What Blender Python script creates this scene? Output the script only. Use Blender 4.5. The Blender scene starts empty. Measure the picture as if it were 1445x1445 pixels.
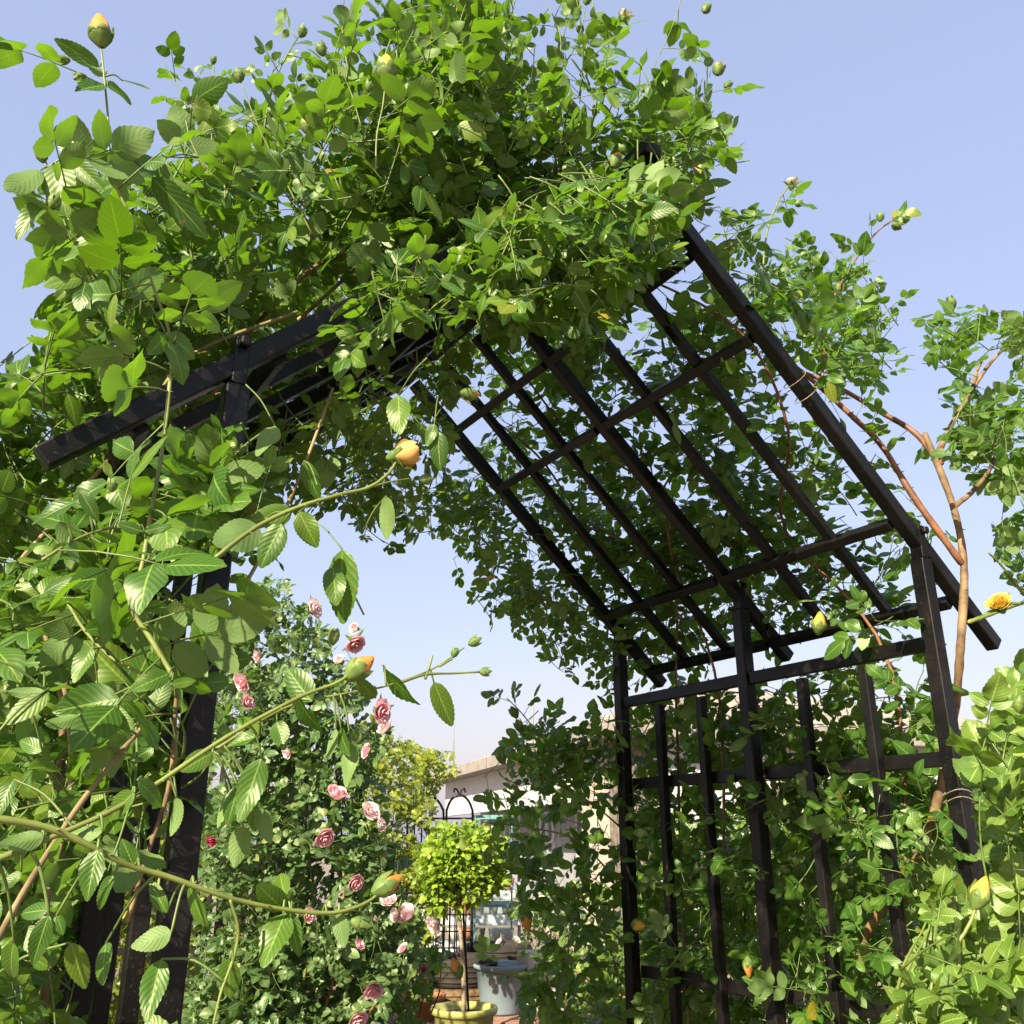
import bpy, bmesh, math, random
import numpy as np
from mathutils import Vector, Matrix, noise

random.seed(7)
rng = np.random.default_rng(7)
R = math.radians
sc = bpy.context.scene
col = sc.collection

# ------------------------------------------------------------------ camera
HC = 1.42                      # eye height
PITCH = 0.3491
FPX = 1283.3                   # focal length for a 1445 px wide picture
CX = 722.5
cam = bpy.data.cameras.new('camera')
cam.sensor_width = 36.0
cam.lens = 36.0 * FPX / 1445.0
cam.clip_start = 0.02
cam.clip_end = 3000
cam_o = bpy.data.objects.new('camera', cam)
cam_o.location = (0, 0, HC)
cam_o.rotation_euler = (math.pi / 2 + PITCH, 0, 0)
col.objects.link(cam_o)
sc.camera = cam_o

# ------------------------------------------------------------------ light
SUN_AZ, SUN_EL = R(-152), R(32)     # azimuth clockwise from +Y
world = bpy.data.worlds.new('World')
sc.world = world
world.use_nodes = True
wn = world.node_tree
bg = wn.nodes['Background']
sky = wn.nodes.new('ShaderNodeTexSky')
sky.sky_type = 'NISHITA'
sky.sun_disc = False
sky.sun_elevation = SUN_EL
sky.sun_rotation = SUN_AZ
sky.altitude = 50
sky.air_density = 2.0
sky.dust_density = 2.0
sky.ozone_density = 1.5
tint = wn.nodes.new('ShaderNodeMix')
tint.data_type = 'RGBA'; tint.blend_type = 'MULTIPLY'
tint.inputs[0].default_value = 1.0
tint.inputs[7].default_value = (1.0, 0.89, 1.05, 1)      # the camera's cool white balance of the sky
wn.links.new(sky.outputs[0], tint.inputs[6])
haz = wn.nodes.new('ShaderNodeMix')                      # even lavender summer haze over the whole sky
haz.data_type = 'RGBA'; haz.inputs[0].default_value = 0.64
haz.inputs[7].default_value = (1.95, 2.28, 3.35, 1)
wn.links.new(tint.outputs[2], haz.inputs[6])
wn.links.new(haz.outputs[2], bg.inputs[0])
bg.inputs[1].default_value = 0.089
sunv = Vector((math.sin(SUN_AZ) * math.cos(SUN_EL), math.cos(SUN_AZ) * math.cos(SUN_EL), math.sin(SUN_EL)))
sl = bpy.data.lights.new('sun', 'SUN')
sl.energy = 5.0
sl.angle = R(0.5)
sl.color = (1.0, 0.91, 0.70)
sun_o = bpy.data.objects.new('sun', sl)
sun_o.rotation_euler = sunv.to_track_quat('Z', 'Y').to_euler()
sun_o.location = sunv * 30
col.objects.link(sun_o)
sc.view_settings.view_transform = 'Standard'
sc.view_settings.look = 'None'
sc.view_settings.gamma = 1
sc.view_settings.exposure = 1.55
sc.render.engine = 'CYCLES'
sc.cycles.max_bounces = 7
sc.cycles.transparent_max_bounces = 8

# ------------------------------------------------------------------ coordinates
cp, sp_ = math.cos(PITCH), math.sin(PITCH)
def ray(x, y):
    X = (x - CX) / FPX
    Y = -(y - CX) / FPX
    return np.array([X, cp - Y * sp_, sp_ + Y * cp])
CAM = np.array([0, 0, HC])
def F(x, y, d):                 # point seen at a place, d metres ahead along the ground
    r = ray(x, y)
    return CAM + r * (d / r[1])
AZ = -0.5614
V = np.array([math.sin(AZ), math.cos(AZ), 0.0])          # along the arch tunnel
U = np.array([math.cos(AZ), -math.sin(AZ), 0.0])         # across the arch
K = np.array([0, 0, 1.0])
P0 = np.array([0.9431, 2.0109, HC])                      # front right post
LEN, HW, EA, RI, MID = 1.111, 0.7916, 0.65, 0.7095, 0.512
def W(s, t, z):                 # s across from the right side, t into the tunnel, z above the eye
    return P0 + U * s + V * t + K * z
def ROOF(side, q, t, off=0.0):  # q 0 at the eave, 1 at the ridge
    sg = -1 if side > 0 else 1
    s = -q * HW if side > 0 else -2 * HW + q * HW
    n = np.array([RI, 0, HW]) / math.hypot(RI, HW)       # outward normal for right side
    return W(s - sg * n[0] * off, t, EA + q * RI + n[2] * off)
def G(x, y, t):                 # point on the plane t metres behind the arch front
    r = ray(x, y)
    return CAM + r * (((P0 + V * t - CAM) @ V) / (r @ V))
def SP(x, y, s):                # point on the plane s metres outside the right side
    r = ray(x, y)
    return CAM + r * (((P0 + U * s - CAM) @ U) / (r @ U))
def proj(p):
    d = np.asarray(p) - CAM
    zc = d[1] * cp + d[2] * sp_
    if zc < 0.02:
        return (-9999, -9999, zc)
    yu = d[2] * cp - d[1] * sp_
    return (CX + d[0] / zc * FPX, CX - yu / zc * FPX, zc)
def inpoly(x, y, poly):
    c = False
    j = len(poly) - 1
    for i in range(len(poly)):
        xi, yi = poly[i]; xj, yj = poly[j]
        if (yi > y) != (yj > y) and x < (xj - xi) * (y - yi) / (yj - yi) + xi:
            c = not c
        j = i
    return c
def nrm(v):
    v = np.asarray(v, float)
    return v / (np.linalg.norm(v) + 1e-12)
SUNN = np.array(sunv)

# ------------------------------------------------------------------ objects
def tag(o, label=None, cat=None, group=None, kind=None):
    if label: o['label'] = label
    if cat: o['category'] = cat
    if group: o['group'] = group
    if kind: o['kind'] = kind
    return o
def empty(name, loc, label, cat, group=None):
    o = bpy.data.objects.new(name, None)
    o.location = Vector(loc)
    o.empty_display_size = 0.1
    col.objects.link(o)
    return tag(o, label, cat, group)
def link_mesh(name, me, mat, parent=None, smooth=False):
    o = bpy.data.objects.new(name, me)
    col.objects.link(o)
    for m in (mat if isinstance(mat, (list, tuple)) else [mat]):
        me.materials.append(m)
    if smooth:
        me.polygons.foreach_set('use_smooth', np.ones(len(me.polygons), bool))
    if parent:
        o.parent = parent
        bpy.context.view_layer.update()
        o.matrix_parent_inverse = Matrix.Translation(parent.location).inverted() if parent.parent is None else Matrix.Identity(4)
        if parent.type == 'MESH':
            o.matrix_parent_inverse = Matrix.Identity(4)
    return o
class MB:                       # simple solid builder
    def __init__(self):
        self.bm = bmesh.new()
    def bar(self, a, b, wx, wy, up, bevel=0.0):
        """square bar from a to b; up fixes the direction of the wy side"""
        a, b = np.asarray(a), np.asarray(b)
        d = nrm(b - a)
        x = nrm(np.cross(d, up)); y = np.cross(x, d)
        vs = []
        for e in (a, b):
            for sx, sy in ((-1, -1), (1, -1), (1, 1), (-1, 1)):
                vs.append(self.bm.verts.new(e + x * sx * wx / 2 + y * sy * wy / 2))
        fs = [(0, 1, 2, 3), (7, 6, 5, 4), (0, 4, 5, 1), (1, 5, 6, 2), (2, 6, 7, 3), (3, 7, 4, 0)]
        new = [self.bm.faces.new([vs[i] for i in f]) for f in fs]
        if bevel:
            es = list({e for f in new for e in f.edges})
            bmesh.ops.bevel(self.bm, geom=es, offset=bevel, segments=2, affect='EDGES', profile=0.5)
        return self
    def box(self, c, sx, sy, sz, ax=(1, 0, 0), bevel=0.0):
        c = np.asarray(c, float); ax = nrm(ax)
        return self.bar(c - K * sz / 2, c + K * sz / 2, sx, sy, np.cross(K, ax), bevel)
    def quad(self, *pts):
        self.bm.faces.new([self.bm.verts.new(p) for p in pts])
        return self
    def prism(self, pts, ext):
        ext = np.asarray(ext)
        a = [self.bm.verts.new(p) for p in pts]
        b = [self.bm.verts.new(np.asarray(p) + ext) for p in pts]
        n = len(a)
        self.bm.faces.new(a[::-1]); self.bm.faces.new(b)
        for i in range(n):
            self.bm.faces.new((a[i], a[(i + 1) % n], b[(i + 1) % n], b[i]))
        return self
    def lathe(self, c, prof, n=32, close=False):
        c = np.asarray(c)
        rings = []
        for r, z in prof:
            rings.append([self.bm.verts.new(c + np.array([r * math.cos(2 * math.pi * i / n), r * math.sin(2 * math.pi * i / n), z])) for i in range(n)])
        for a, b in zip(rings, rings[1:]):
            for i in range(n):
                self.bm.faces.new((a[i], a[(i + 1) % n], b[(i + 1) % n], b[i]))
        if close:
            self.bm.faces.new(rings[0][::-1]); self.bm.faces.new(rings[-1])
        return self
    def build(self, name, mat, parent=None, smooth=False, **kw):
        bmesh.ops.recalc_face_normals(self.bm, faces=self.bm.faces)
        me = bpy.data.meshes.new(name)
        self.bm.to_mesh(me); self.bm.free()
        return tag(link_mesh(name, me, mat, parent, smooth), **kw)

def spline(pts, n=6):
    pts = [np.asarray(p, float) for p in pts]
    if len(pts) < 3:
        return [pts[0] + (pts[-1] - pts[0]) * i / n for i in range(n + 1)]
    P = [2 * pts[0] - pts[1]] + pts + [2 * pts[-1] - pts[-2]]
    out = []
    for i in range(1, len(P) - 2):
        a, b, c, d = P[i - 1:i + 3]
        for k in range(n):
            t = k / n
            out.append(0.5 * (2 * b + (c - a) * t + (2 * a - 5 * b + 4 * c - d) * t * t + (3 * b - a - 3 * c + d) * t ** 3))
    out.append(pts[-1])
    return out
class Tubes:
    def __init__(self):
        self.v = []; self.f = []; self.n = 0
    def add(self, pts, r0, r1=None, sides=5, wob=0.0):
        if r1 is None: r1 = r0
        pts = np.asarray(pts, float)
        m = len(pts)
        tang = np.gradient(pts, axis=0)
        tang /= np.linalg.norm(tang, axis=1)[:, None] + 1e-9
        ref = np.array([0.3, 0.2, 0.93])
        if abs(tang[0] @ ref) > 0.9: ref = np.array([0.95, 0.1, 0.1])
        ang = np.arange(sides) * 2 * math.pi / sides
        base = self.n
        for i in range(m):
            x = nrm(np.cross(tang[i], ref)); y = np.cross(tang[i], x)
            r = r0 + (r1 - r0) * i / max(1, m - 1)
            if wob: r *= 1 + wob * random.uniform(-1, 1)
            self.v.append(pts[i] + np.outer(np.cos(ang) * r, x) + np.outer(np.sin(ang) * r, y))
        for i in range(m - 1):
            for k in range(sides):
                k2 = (k + 1) % sides
                a = base + i * sides
                self.f.append((a + k, a + k2, a + sides + k2, a + sides + k))
        self.v.append(np.array([pts[-1] + tang[-1] * r1 * 0.6]))
        self.v.append(np.array([pts[0] - tang[0] * r0 * 0.6]))
        tip = base + m * sides
        for k in range(sides):
            self.f.append((base + (m - 1) * sides + k, base + (m - 1) * sides + (k + 1) % sides, tip))
            self.f.append((base + (k + 1) % sides, base + k, tip + 1))
        self.n += m * sides + 2
        return self
    def thorn(self, p, d, size):
        d = nrm(d)
        self.add([p, p + d * size * 0.5, p + d * size - K * size * 0.2], size * 0.28, size * 0.03, 4)
    def build(self, name, mat, parent=None, **kw):
        if not self.v: return None
        me = bpy.data.meshes.new(name)
        me.from_pydata(np.concatenate(self.v).tolist(), [], self.f)
        return tag(link_mesh(name, me, mat, parent, True), **kw)

# ------------------------------------------------------------------ leaf templates
def leaf_template(rows, cols, fold, droop, curl, wave, teeth, wid, tip=1.5):
    vs, uv = [], []
    xs = np.linspace(-1, 1, cols)
    ph = random.uniform(0, 6.28)
    for i in range(rows + 1):
        t = i / rows
        w = wid * (max(t, 1e-6) ** 0.58) * (max(1 - t, 1e-6) ** 0.80) / 0.394
        if i in (0, rows): w = 0.004
        for x in xs:
            ww = w
            if teeth and abs(x) == 1 and 0 < i < rows:
                ww = w * (1 + (teeth if i % 2 else -teeth * 0.6))
            px = x * ww
            y = t
            if teeth and abs(x) == 1 and i % 2: y += 0.02
            z = fold * abs(px) - droop * t * t + wave * math.sin(6 * t + ph + (2.5 if x > 0 else 0)) * abs(x) * ww * 2
            z += -curl * (abs(x) ** 2.2) * ww
            z += 0.006 * math.sin((t - 0.32 * abs(x)) * 2 * math.pi * 7) * abs(x) * (1 - abs(x) * 0.6) * (1 if cols > 3 else 0)
            vs.append((px, y, z)); uv.append((x * 0.5 + 0.5, t))
    fs = []
    for i in range(rows):
        for j in range(cols - 1):
            a = i * cols + j
            fs.append((a, a + 1, a + cols + 1, a + cols))
    return np.array(vs), np.array(uv), np.array(fs)
def tset(rows, cols, teeth, n=9, wid=0.33):
    return [leaf_template(rows, cols, random.uniform(0.05, 0.5), random.uniform(0.0, 0.35), random.uniform(0.0, 0.35),
                          random.uniform(0.0, 0.16), teeth, wid * random.uniform(0.88, 1.12)) for _ in range(n)]
T_HI = tset(22, 7, 0.04, 12, 0.27)
T_MID = tset(13, 5, 0.03, 12, 0.33)
T_ROUND = tset(13, 5, 0.025, 8, 0.38)
T_LO = tset(6, 3, 0.0, 6, 0.36)
class Leaves:
    def __init__(self, tmpl):
        self.t = tmpl; self.items = []
    def add(self, pos, d, n, size, wid=1.0):
        d = nrm(d)
        n = np.asarray(n, float); n = nrm(n - d * (n @ d))
        x = np.cross(d, n)
        self.items.append((random.randrange(len(self.t)), np.asarray(pos), np.stack([x * wid * size, d * size, n * size]), random.random() * (0.9 if len(self.t[0][0]) > 120 else 1.0)))
    def build(self, name, mat, parent, **kw):
        if not self.items: return None
        vs, fs, uvs, rn = [], [], [], []
        off = 0
        for k, p, M, r in self.items:
            v, uv, f = self.t[k]
            vs.append(v @ M + p); fs.append(f + off); uvs.append(uv[f.ravel()]); rn.append(np.full(len(v), r))
            off += len(v)
        vs = np.concatenate(vs); fs = np.concatenate(fs); uvs = np.concatenate(uvs); rn = np.concatenate(rn)
        me = bpy.data.meshes.new(name)
        me.vertices.add(len(vs)); me.vertices.foreach_set('co', vs.ravel())
        me.loops.add(fs.size); me.loops.foreach_set('vertex_index', fs.ravel().astype(np.int32))
        me.polygons.add(len(fs))
        me.polygons.foreach_set('loop_start', np.arange(0, fs.size, 4, dtype=np.int32))
        me.polygons.foreach_set('loop_total', np.full(len(fs), 4, np.int32))
        me.update(calc_edges=True)
        ul = me.uv_layers.new(name='UVMap'); ul.data.foreach_set('uv', uvs.ravel())
        at = me.attributes.new('rnd', 'FLOAT', 'POINT'); at.data.foreach_set('value', rn)
        me.validate()
        return tag(link_mesh(name, me, mat, parent, True), **kw)

# ------------------------------------------------------------------ materials
def newmat(name):
    m = bpy.data.materials.new(name); m.use_nodes = True
    nt = m.node_tree
    for n in list(nt.nodes): nt.nodes.remove(n)
    out = nt.nodes.new('ShaderNodeOutputMaterial')
    return m, nt, out
def N(nt, typ, **kw):
    n = nt.nodes.new(typ)
    for k, v in kw.items(): setattr(n, k, v)
    return n
def math_(nt, op, a, b=None, c=None):
    n = N(nt, 'ShaderNodeMath', operation=op)
    for i, x in enumerate((a, b, c)):
        if x is None: continue
        if hasattr(x, 'links') or hasattr(x, 'is_output'): nt.links.new(x, n.inputs[i])
        else: n.inputs[i].default_value = x
    return n.outputs[0]
def ramp(nt, fac, stops):
    r = N(nt, 'ShaderNodeValToRGB')
    el = r.color_ramp.elements
    while len(el) < len(stops): el.new(0.5)
    for e, (p, c) in zip(el, stops):
        e.position = p; e.color = (*c, 1)
    nt.links.new(fac, r.inputs[0])
    return r.outputs[0]
def mixc(nt, fac, a, b, mode='MIX'):
    n = N(nt, 'ShaderNodeMix', data_type='RGBA', blend_type=mode)
    for i, x in ((0, fac), (6, a), (7, b)):
        if hasattr(x, 'is_output'): nt.links.new(x, n.inputs[i])
        elif i == 0: n.inputs[0].default_value = x
        else: n.inputs[i].default_value = (*x, 1)
    return n.outputs[2]
def noise_tex(nt, scale, detail=4, rough=0.55, coord='Object'):
    tc = N(nt, 'ShaderNodeTexCoord')
    t = N(nt, 'ShaderNodeTexNoise')
    t.inputs['Scale'].default_value = scale; t.inputs['Detail'].default_value = detail; t.inputs['Roughness'].default_value = rough
    nt.links.new(tc.outputs[coord], t.inputs['Vector'])
    return t.outputs['Fac']
def bump(nt, h, strength, dist=0.002):
    b = N(nt, 'ShaderNodeBump')
    b.inputs['Strength'].default_value = strength; b.inputs['Distance'].default_value = dist
    nt.links.new(h, b.inputs['Height'])
    return b.outputs[0]
def leaf_mat(name, stops, under, trans, tfac=0.42, rough=0.42, yellow=0.04):
    m, nt, out = newmat(name)
    at = N(nt, 'ShaderNodeAttribute', attribute_name='rnd')
    tc = N(nt, 'ShaderNodeTexCoord')
    sx = N(nt, 'ShaderNodeSeparateXYZ'); nt.links.new(tc.outputs['UV'], sx.inputs[0])
    a = math_(nt, 'ABSOLUTE', math_(nt, 'MULTIPLY_ADD', sx.outputs[0], 2.0, -1.0))
    rib = math_(nt, 'LESS_THAN', a, 0.055)
    ph = math_(nt, 'MULTIPLY', math_(nt, 'SUBTRACT', sx.outputs[1], math_(nt, 'MULTIPLY', a, 0.30)), 2 * math.pi * 8)
    vein = math_(nt, 'POWER', math_(nt, 'MULTIPLY_ADD', math_(nt, 'SINE', ph), 0.5, 0.5), 10.0)
    vmask = math_(nt, 'MAXIMUM', rib, math_(nt, 'MULTIPLY', vein, 0.35))
    base = ramp(nt, at.outputs['Fac'], stops)
    n1 = noise_tex(nt, 60, 3)
    base = mixc(nt, math_(nt, 'MULTIPLY', n1, 0.45), base, tuple(x * 0.6 for x in stops[len(stops) // 2][1]))
    base = mixc(nt, math_(nt, 'MULTIPLY', vmask, 0.55), base, tuple(min(1, x * 2.0 + 0.02) for x in stops[-2][1]))
    # brown fleck on a few leaves
    n2 = noise_tex(nt, 95, 2)
    fleck = math_(nt, 'MULTIPLY', math_(nt, 'GREATER_THAN', n2, 0.70), 0.55)
    base = mixc(nt, fleck, base, (0.16, 0.10, 0.03))
    und = mixc(nt, math_(nt, 'MULTIPLY', vmask, 0.5), under, tuple(min(1, x * 1.35) for x in under))
    geo = N(nt, 'ShaderNodeNewGeometry')
    c = mixc(nt, geo.outputs['Backfacing'], base, und)
    p = N(nt, 'ShaderNodeBsdfPrincipled')
    nt.links.new(c, p.inputs['Base Color'])
    rr = math_(nt, 'MULTIPLY_ADD', geo.outputs['Backfacing'], 0.18, rough)
    nt.links.new(rr, p.inputs['Roughness'])
    p.inputs['Specular IOR Level'].default_value = 0.62
    p.inputs['Specular Tint'].default_value = (0.92, 1.0, 0.70, 1)
    hb = math_(nt, 'SUBTRACT', math_(nt, 'MULTIPLY', math_(nt, 'SINE', ph), 0.4), math_(nt, 'MULTIPLY', rib, 1.2))
    bn = bump(nt, hb, 0.22, 0.0008)
    nt.links.new(bn, p.inputs['Normal'])
    tr = N(nt, 'ShaderNodeBsdfTranslucent')
    tcx = mixc(nt, math_(nt, 'MULTIPLY', vmask, 0.45), trans, tuple(min(1, x * 1.5 + 0.02) for x in trans))
    tcx = mixc(nt, at.outputs['Fac'], tcx, tuple(x * 0.7 for x in trans), 'MIX')
    nt.links.new(tcx, tr.inputs[0])
    ms = N(nt, 'ShaderNodeMixShader'); ms.inputs[0].default_value = tfac
    nt.links.new(p.outputs[0], ms.inputs[1]); nt.links.new(tr.outputs[0], ms.inputs[2])
    nt.links.new(ms.outputs[0], out.inputs[0])
    return m
def simple(name, c1, c2, scale=20, rough=0.6, bmp=0.3, bd=0.003, spec=0.4, trans=None, lo=0.35, hi=0.65, detail=5, metal=0.0):
    m, nt, out = newmat(name)
    n = noise_tex(nt, scale, detail)
    c = ramp(nt, n, [(lo, c1), (hi, c2)])
    p = N(nt, 'ShaderNodeBsdfPrincipled')
    nt.links.new(c, p.inputs['Base Color'])
    p.inputs['Roughness'].default_value = rough
    p.inputs['Specular IOR Level'].default_value = spec
    p.inputs['Metallic'].default_value = metal
    if bmp:
        nt.links.new(bump(nt, noise_tex(nt, scale * 2.5, 6), bmp, bd), p.inputs['Normal'])
    sh = p.outputs[0]
    if trans:
        tr = N(nt, 'ShaderNodeBsdfTranslucent'); tr.inputs[0].default_value = (*trans, 1)
        ms = N(nt, 'ShaderNodeMixShader'); ms.inputs[0].default_value = 0.35
        nt.links.new(sh, ms.inputs[1]); nt.links.new(tr.outputs[0], ms.inputs[2]); sh = ms.outputs[0]
    nt.links.new(sh, out.inputs[0])
    return m
def petal_mat(name, inner, outer, trans):
    """colour runs along the petal (attribute rnd: 0 at the heart, 1 on the outer petals)"""
    m, nt, out = newmat(name)
    at = N(nt, 'ShaderNodeAttribute', attribute_name='rnd')
    c = ramp(nt, at.outputs['Fac'], [(0.0, inner), (0.55, tuple((a + b) / 2 for a, b in zip(inner, outer))), (1.0, outer)])
    c = mixc(nt, math_(nt, 'MULTIPLY', noise_tex(nt, 150, 3), 0.35), c, tuple(min(1, x * 1.15) for x in outer))
    p = N(nt, 'ShaderNodeBsdfPrincipled')
    nt.links.new(c, p.inputs['Base Color']); p.inputs['Roughness'].default_value = 0.6
    p.inputs['Specular IOR Level'].default_value = 0.2
    tr = N(nt, 'ShaderNodeBsdfTranslucent'); tr.inputs[0].default_value = (*trans, 1)
    ms = N(nt, 'ShaderNodeMixShader'); ms.inputs[0].default_value = 0.3
    nt.links.new(p.outputs[0], ms.inputs[1]); nt.links.new(tr.outputs[0], ms.inputs[2])
    nt.links.new(ms.outputs[0], out.inputs[0])
    return m
def paint_mat():
    m, nt, out = newmat('black_paint')
    big = noise_tex(nt, 9, 5)
    fine = noise_tex(nt, 260, 2)
    c = ramp(nt, big, [(0.35, (0.0016, 0.0015, 0.0014)), (0.74, (0.0070, 0.0060, 0.0048))])
    sp = math_(nt, 'MULTIPLY', math_(nt, 'GREATER_THAN', fine, 0.66), 0.5)
    c = mixc(nt, sp, c, (0.035, 0.030, 0.024))
    mid = noise_tex(nt, 38, 6, 0.7)
    c = mixc(nt, math_(nt, 'MULTIPLY', math_(nt, 'GREATER_THAN', mid, 0.63), 0.7), c, (0.030, 0.014, 0.007))
    p = N(nt, 'ShaderNodeBsdfPrincipled')
    nt.links.new(c, p.inputs['Base Color'])
    nt.links.new(ramp(nt, big, [(0.3, (0.32,) * 3), (0.7, (0.55,) * 3)]), p.inputs['Roughness'])
    p.inputs['Specular IOR Level'].default_value = 0.28
    nt.links.new(bump(nt, fine, 0.25, 0.0006), p.inputs['Normal'])
    nt.links.new(p.outputs[0], out.inputs[0])
    return m
M = {}
M['paint'] = paint_mat()
GA = [(0.0, (0.010, 0.046, 0.004)), (0.35, (0.024, 0.082, 0.007)), (0.72, (0.060, 0.128, 0.012)), (0.985, (0.125, 0.185, 0.018)), (1.0, (0.30, 0.20, 0.02))]
M['leaf_a'] = leaf_mat('rose_leaf', GA, (0.128, 0.205, 0.058), (0.18, 0.37, 0.008), 0.34)
GB = [(0.0, (0.010, 0.046, 0.005)), (0.35, (0.024, 0.080, 0.008)), (0.75, (0.055, 0.122, 0.014)), (0.985, (0.11, 0.19, 0.03)), (1.0, (0.36, 0.26, 0.02))]
M['leaf_b'] = leaf_mat('rose_leaf_deep', GB, (0.128, 0.205, 0.062), (0.19, 0.39, 0.011), 0.38)
GC = [(0.0, (0.05, 0.11, 0.012)), (0.35, (0.085, 0.16, 0.02)), (0.75, (0.14, 0.21, 0.032)), (0.97, (0.18, 0.27, 0.06)), (1.0, (0.3, 0.28, 0.05))]
M['leaf_c'] = leaf_mat('rose_leaf_pale', GC, (0.10, 0.17, 0.035), (0.22, 0.40, 0.02), 0.36)
GP = [(0.0, (0.030, 0.070, 0.018)), (0.35, (0.050, 0.10, 0.030)), (0.75, (0.085, 0.14, 0.045)), (0.97, (0.12, 0.18, 0.06)), (1.0, (0.2, 0.2, 0.05))]
M['leaf_p'] = leaf_mat('rose_leaf_greyish', GP, (0.15, 0.20, 0.09), (0.14, 0.30, 0.02), 0.30)
GY = [(0.0, (0.07, 0.12, 0.012)), (0.35, (0.12, 0.17, 0.018)), (0.75, (0.19, 0.23, 0.02)), (0.97, (0.28, 0.28, 0.03)), (1.0, (0.34, 0.30, 0.03))]
M['leaf_y'] = leaf_mat('yellowish_leaf', GY, (0.22, 0.26, 0.08), (0.32, 0.40, 0.02), 0.40)
GT = [(0.0, (0.08, 0.17, 0.012)), (0.35, (0.13, 0.24, 0.016)), (0.75, (0.20, 0.32, 0.022)), (0.97, (0.36, 0.42, 0.03)), (1.0, (0.42, 0.42, 0.04))]
M['leaf_t'] = leaf_mat('lime_leaf', GT, (0.26, 0.34, 0.08), (0.40, 0.55, 0.03), 0.40)
M['cane_green'] = simple('green_cane', (0.10, 0.115, 0.022), (0.165, 0.20, 0.042), 24, 0.5, 0.15, 0.001)
M['cane_brown'] = simple('brown_cane', (0.07, 0.038, 0.017), (0.23, 0.145, 0.070), 22, 0.7, 0.5, 0.003)
M['cane_tan'] = simple('tan_cane', (0.140, 0.098, 0.042), (0.252, 0.189, 0.091), 26, 0.65, 0.4, 0.002)
M['cane_red'] = simple('reddish_cane', (0.10, 0.04, 0.02), (0.24, 0.10, 0.04), 26, 0.55, 0.3, 0.002)
M['stem'] = simple('thin_stem', (0.055, 0.10, 0.018), (0.13, 0.17, 0.04), 40, 0.5, 0.0)
M['sepal'] = simple('sepal_green', (0.08, 0.15, 0.03), (0.20, 0.27, 0.07), 60, 0.5, 0.1, 0.001, trans=(0.2, 0.35, 0.04))
M['peach'] = petal_mat('peach_petals', (0.60, 0.24, 0.03), (0.62, 0.40, 0.14), (0.6, 0.30, 0.06))
M['orange'] = petal_mat('orange_petals', (0.62, 0.15, 0.015), (0.62, 0.36, 0.10), (0.6, 0.22, 0.03))
M['yellow'] = petal_mat('yellow_petals', (0.561, 0.304, 0.020), (0.581, 0.449, 0.106), (0.594, 0.396, 0.040))
M['cream'] = petal_mat('cream_petals', (0.568, 0.436, 0.264), (0.581, 0.528, 0.449), (0.594, 0.495, 0.330))
M['pink'] = petal_mat('pink_petals', (0.74, 0.30, 0.36), (0.80, 0.58, 0.60), (0.8, 0.4, 0.45))
M['pale_pink'] = petal_mat('pale_pink_petals', (0.78, 0.50, 0.50), (0.82, 0.69, 0.68), (0.8, 0.6, 0.6))
M['hot_pink'] = petal_mat('deep_pink_petals', (0.409, 0.020, 0.079), (0.515, 0.092, 0.172), (0.528, 0.066, 0.132))
M['dead'] = simple('dry_brown', (0.20, 0.09, 0.03), (0.42, 0.24, 0.08), 60, 0.8, 0.3, 0.001, trans=(0.4, 0.2, 0.05))
M['wire'] = simple('tie_wire', (0.16, 0.10, 0.05), (0.3, 0.24, 0.16), 50, 0.5, 0.0)

# ------------------------------------------------------------------ ground
def ground_mat(name, c1, c2, brick=None):
    m, nt, out = newmat(name)
    tc = N(nt, 'ShaderNodeTexCoord')
    b = N(nt, 'ShaderNodeTexBrick')
    b.inputs['Color1'].default_value = (*c1, 1); b.inputs['Color2'].default_value = (*c2, 1)
    b.inputs['Mortar'].default_value = (*(x * 0.45 for x in c1), 1)
    b.inputs['Scale'].default_value = brick or 2.2
    b.inputs['Mortar Size'].default_value = 0.012
    nt.links.new(tc.outputs['Object'], b.inputs['Vector'])
    c = mixc(nt, 0.5, b.outputs['Color'], ramp(nt, noise_tex(nt, 3, 6), [(0.3, tuple(x * 0.5 for x in c1)), (0.7, c2)]))
    p = N(nt, 'ShaderNodeBsdfPrincipled'); p.inputs['Roughness'].default_value = 0.85
    nt.links.new(c, p.inputs['Base Color'])
    nt.links.new(bump(nt, math_(nt, 'SUBTRACT', noise_tex(nt, 30, 6), math_(nt, 'MULTIPLY', b.outputs['Fac'], 0.6)), 0.5, 0.01), p.inputs['Normal'])
    nt.links.new(p.outputs[0], out.inputs[0])
    return m
M['ground'] = ground_mat('garden_ground', (0.16, 0.12, 0.09), (0.30, 0.24, 0.19), 1.6)
M['brick'] = ground_mat('red_brick', (0.26, 0.12, 0.075), (0.36, 0.20, 0.14), 4)
mb = MB()
mb.quad((-900, -60, 0), (900, -60, 0), (900, 1800, 0), (-900, 1800, 0))
mb.build('ground', M['ground'], kind='structure')
mb = MB()
mb.box((-0.6, 9.2, 0.095), 4.4, 3.4, 0.19, bevel=0.012)
mb.build('paved_ledge', M['brick'], kind='structure')

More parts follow.
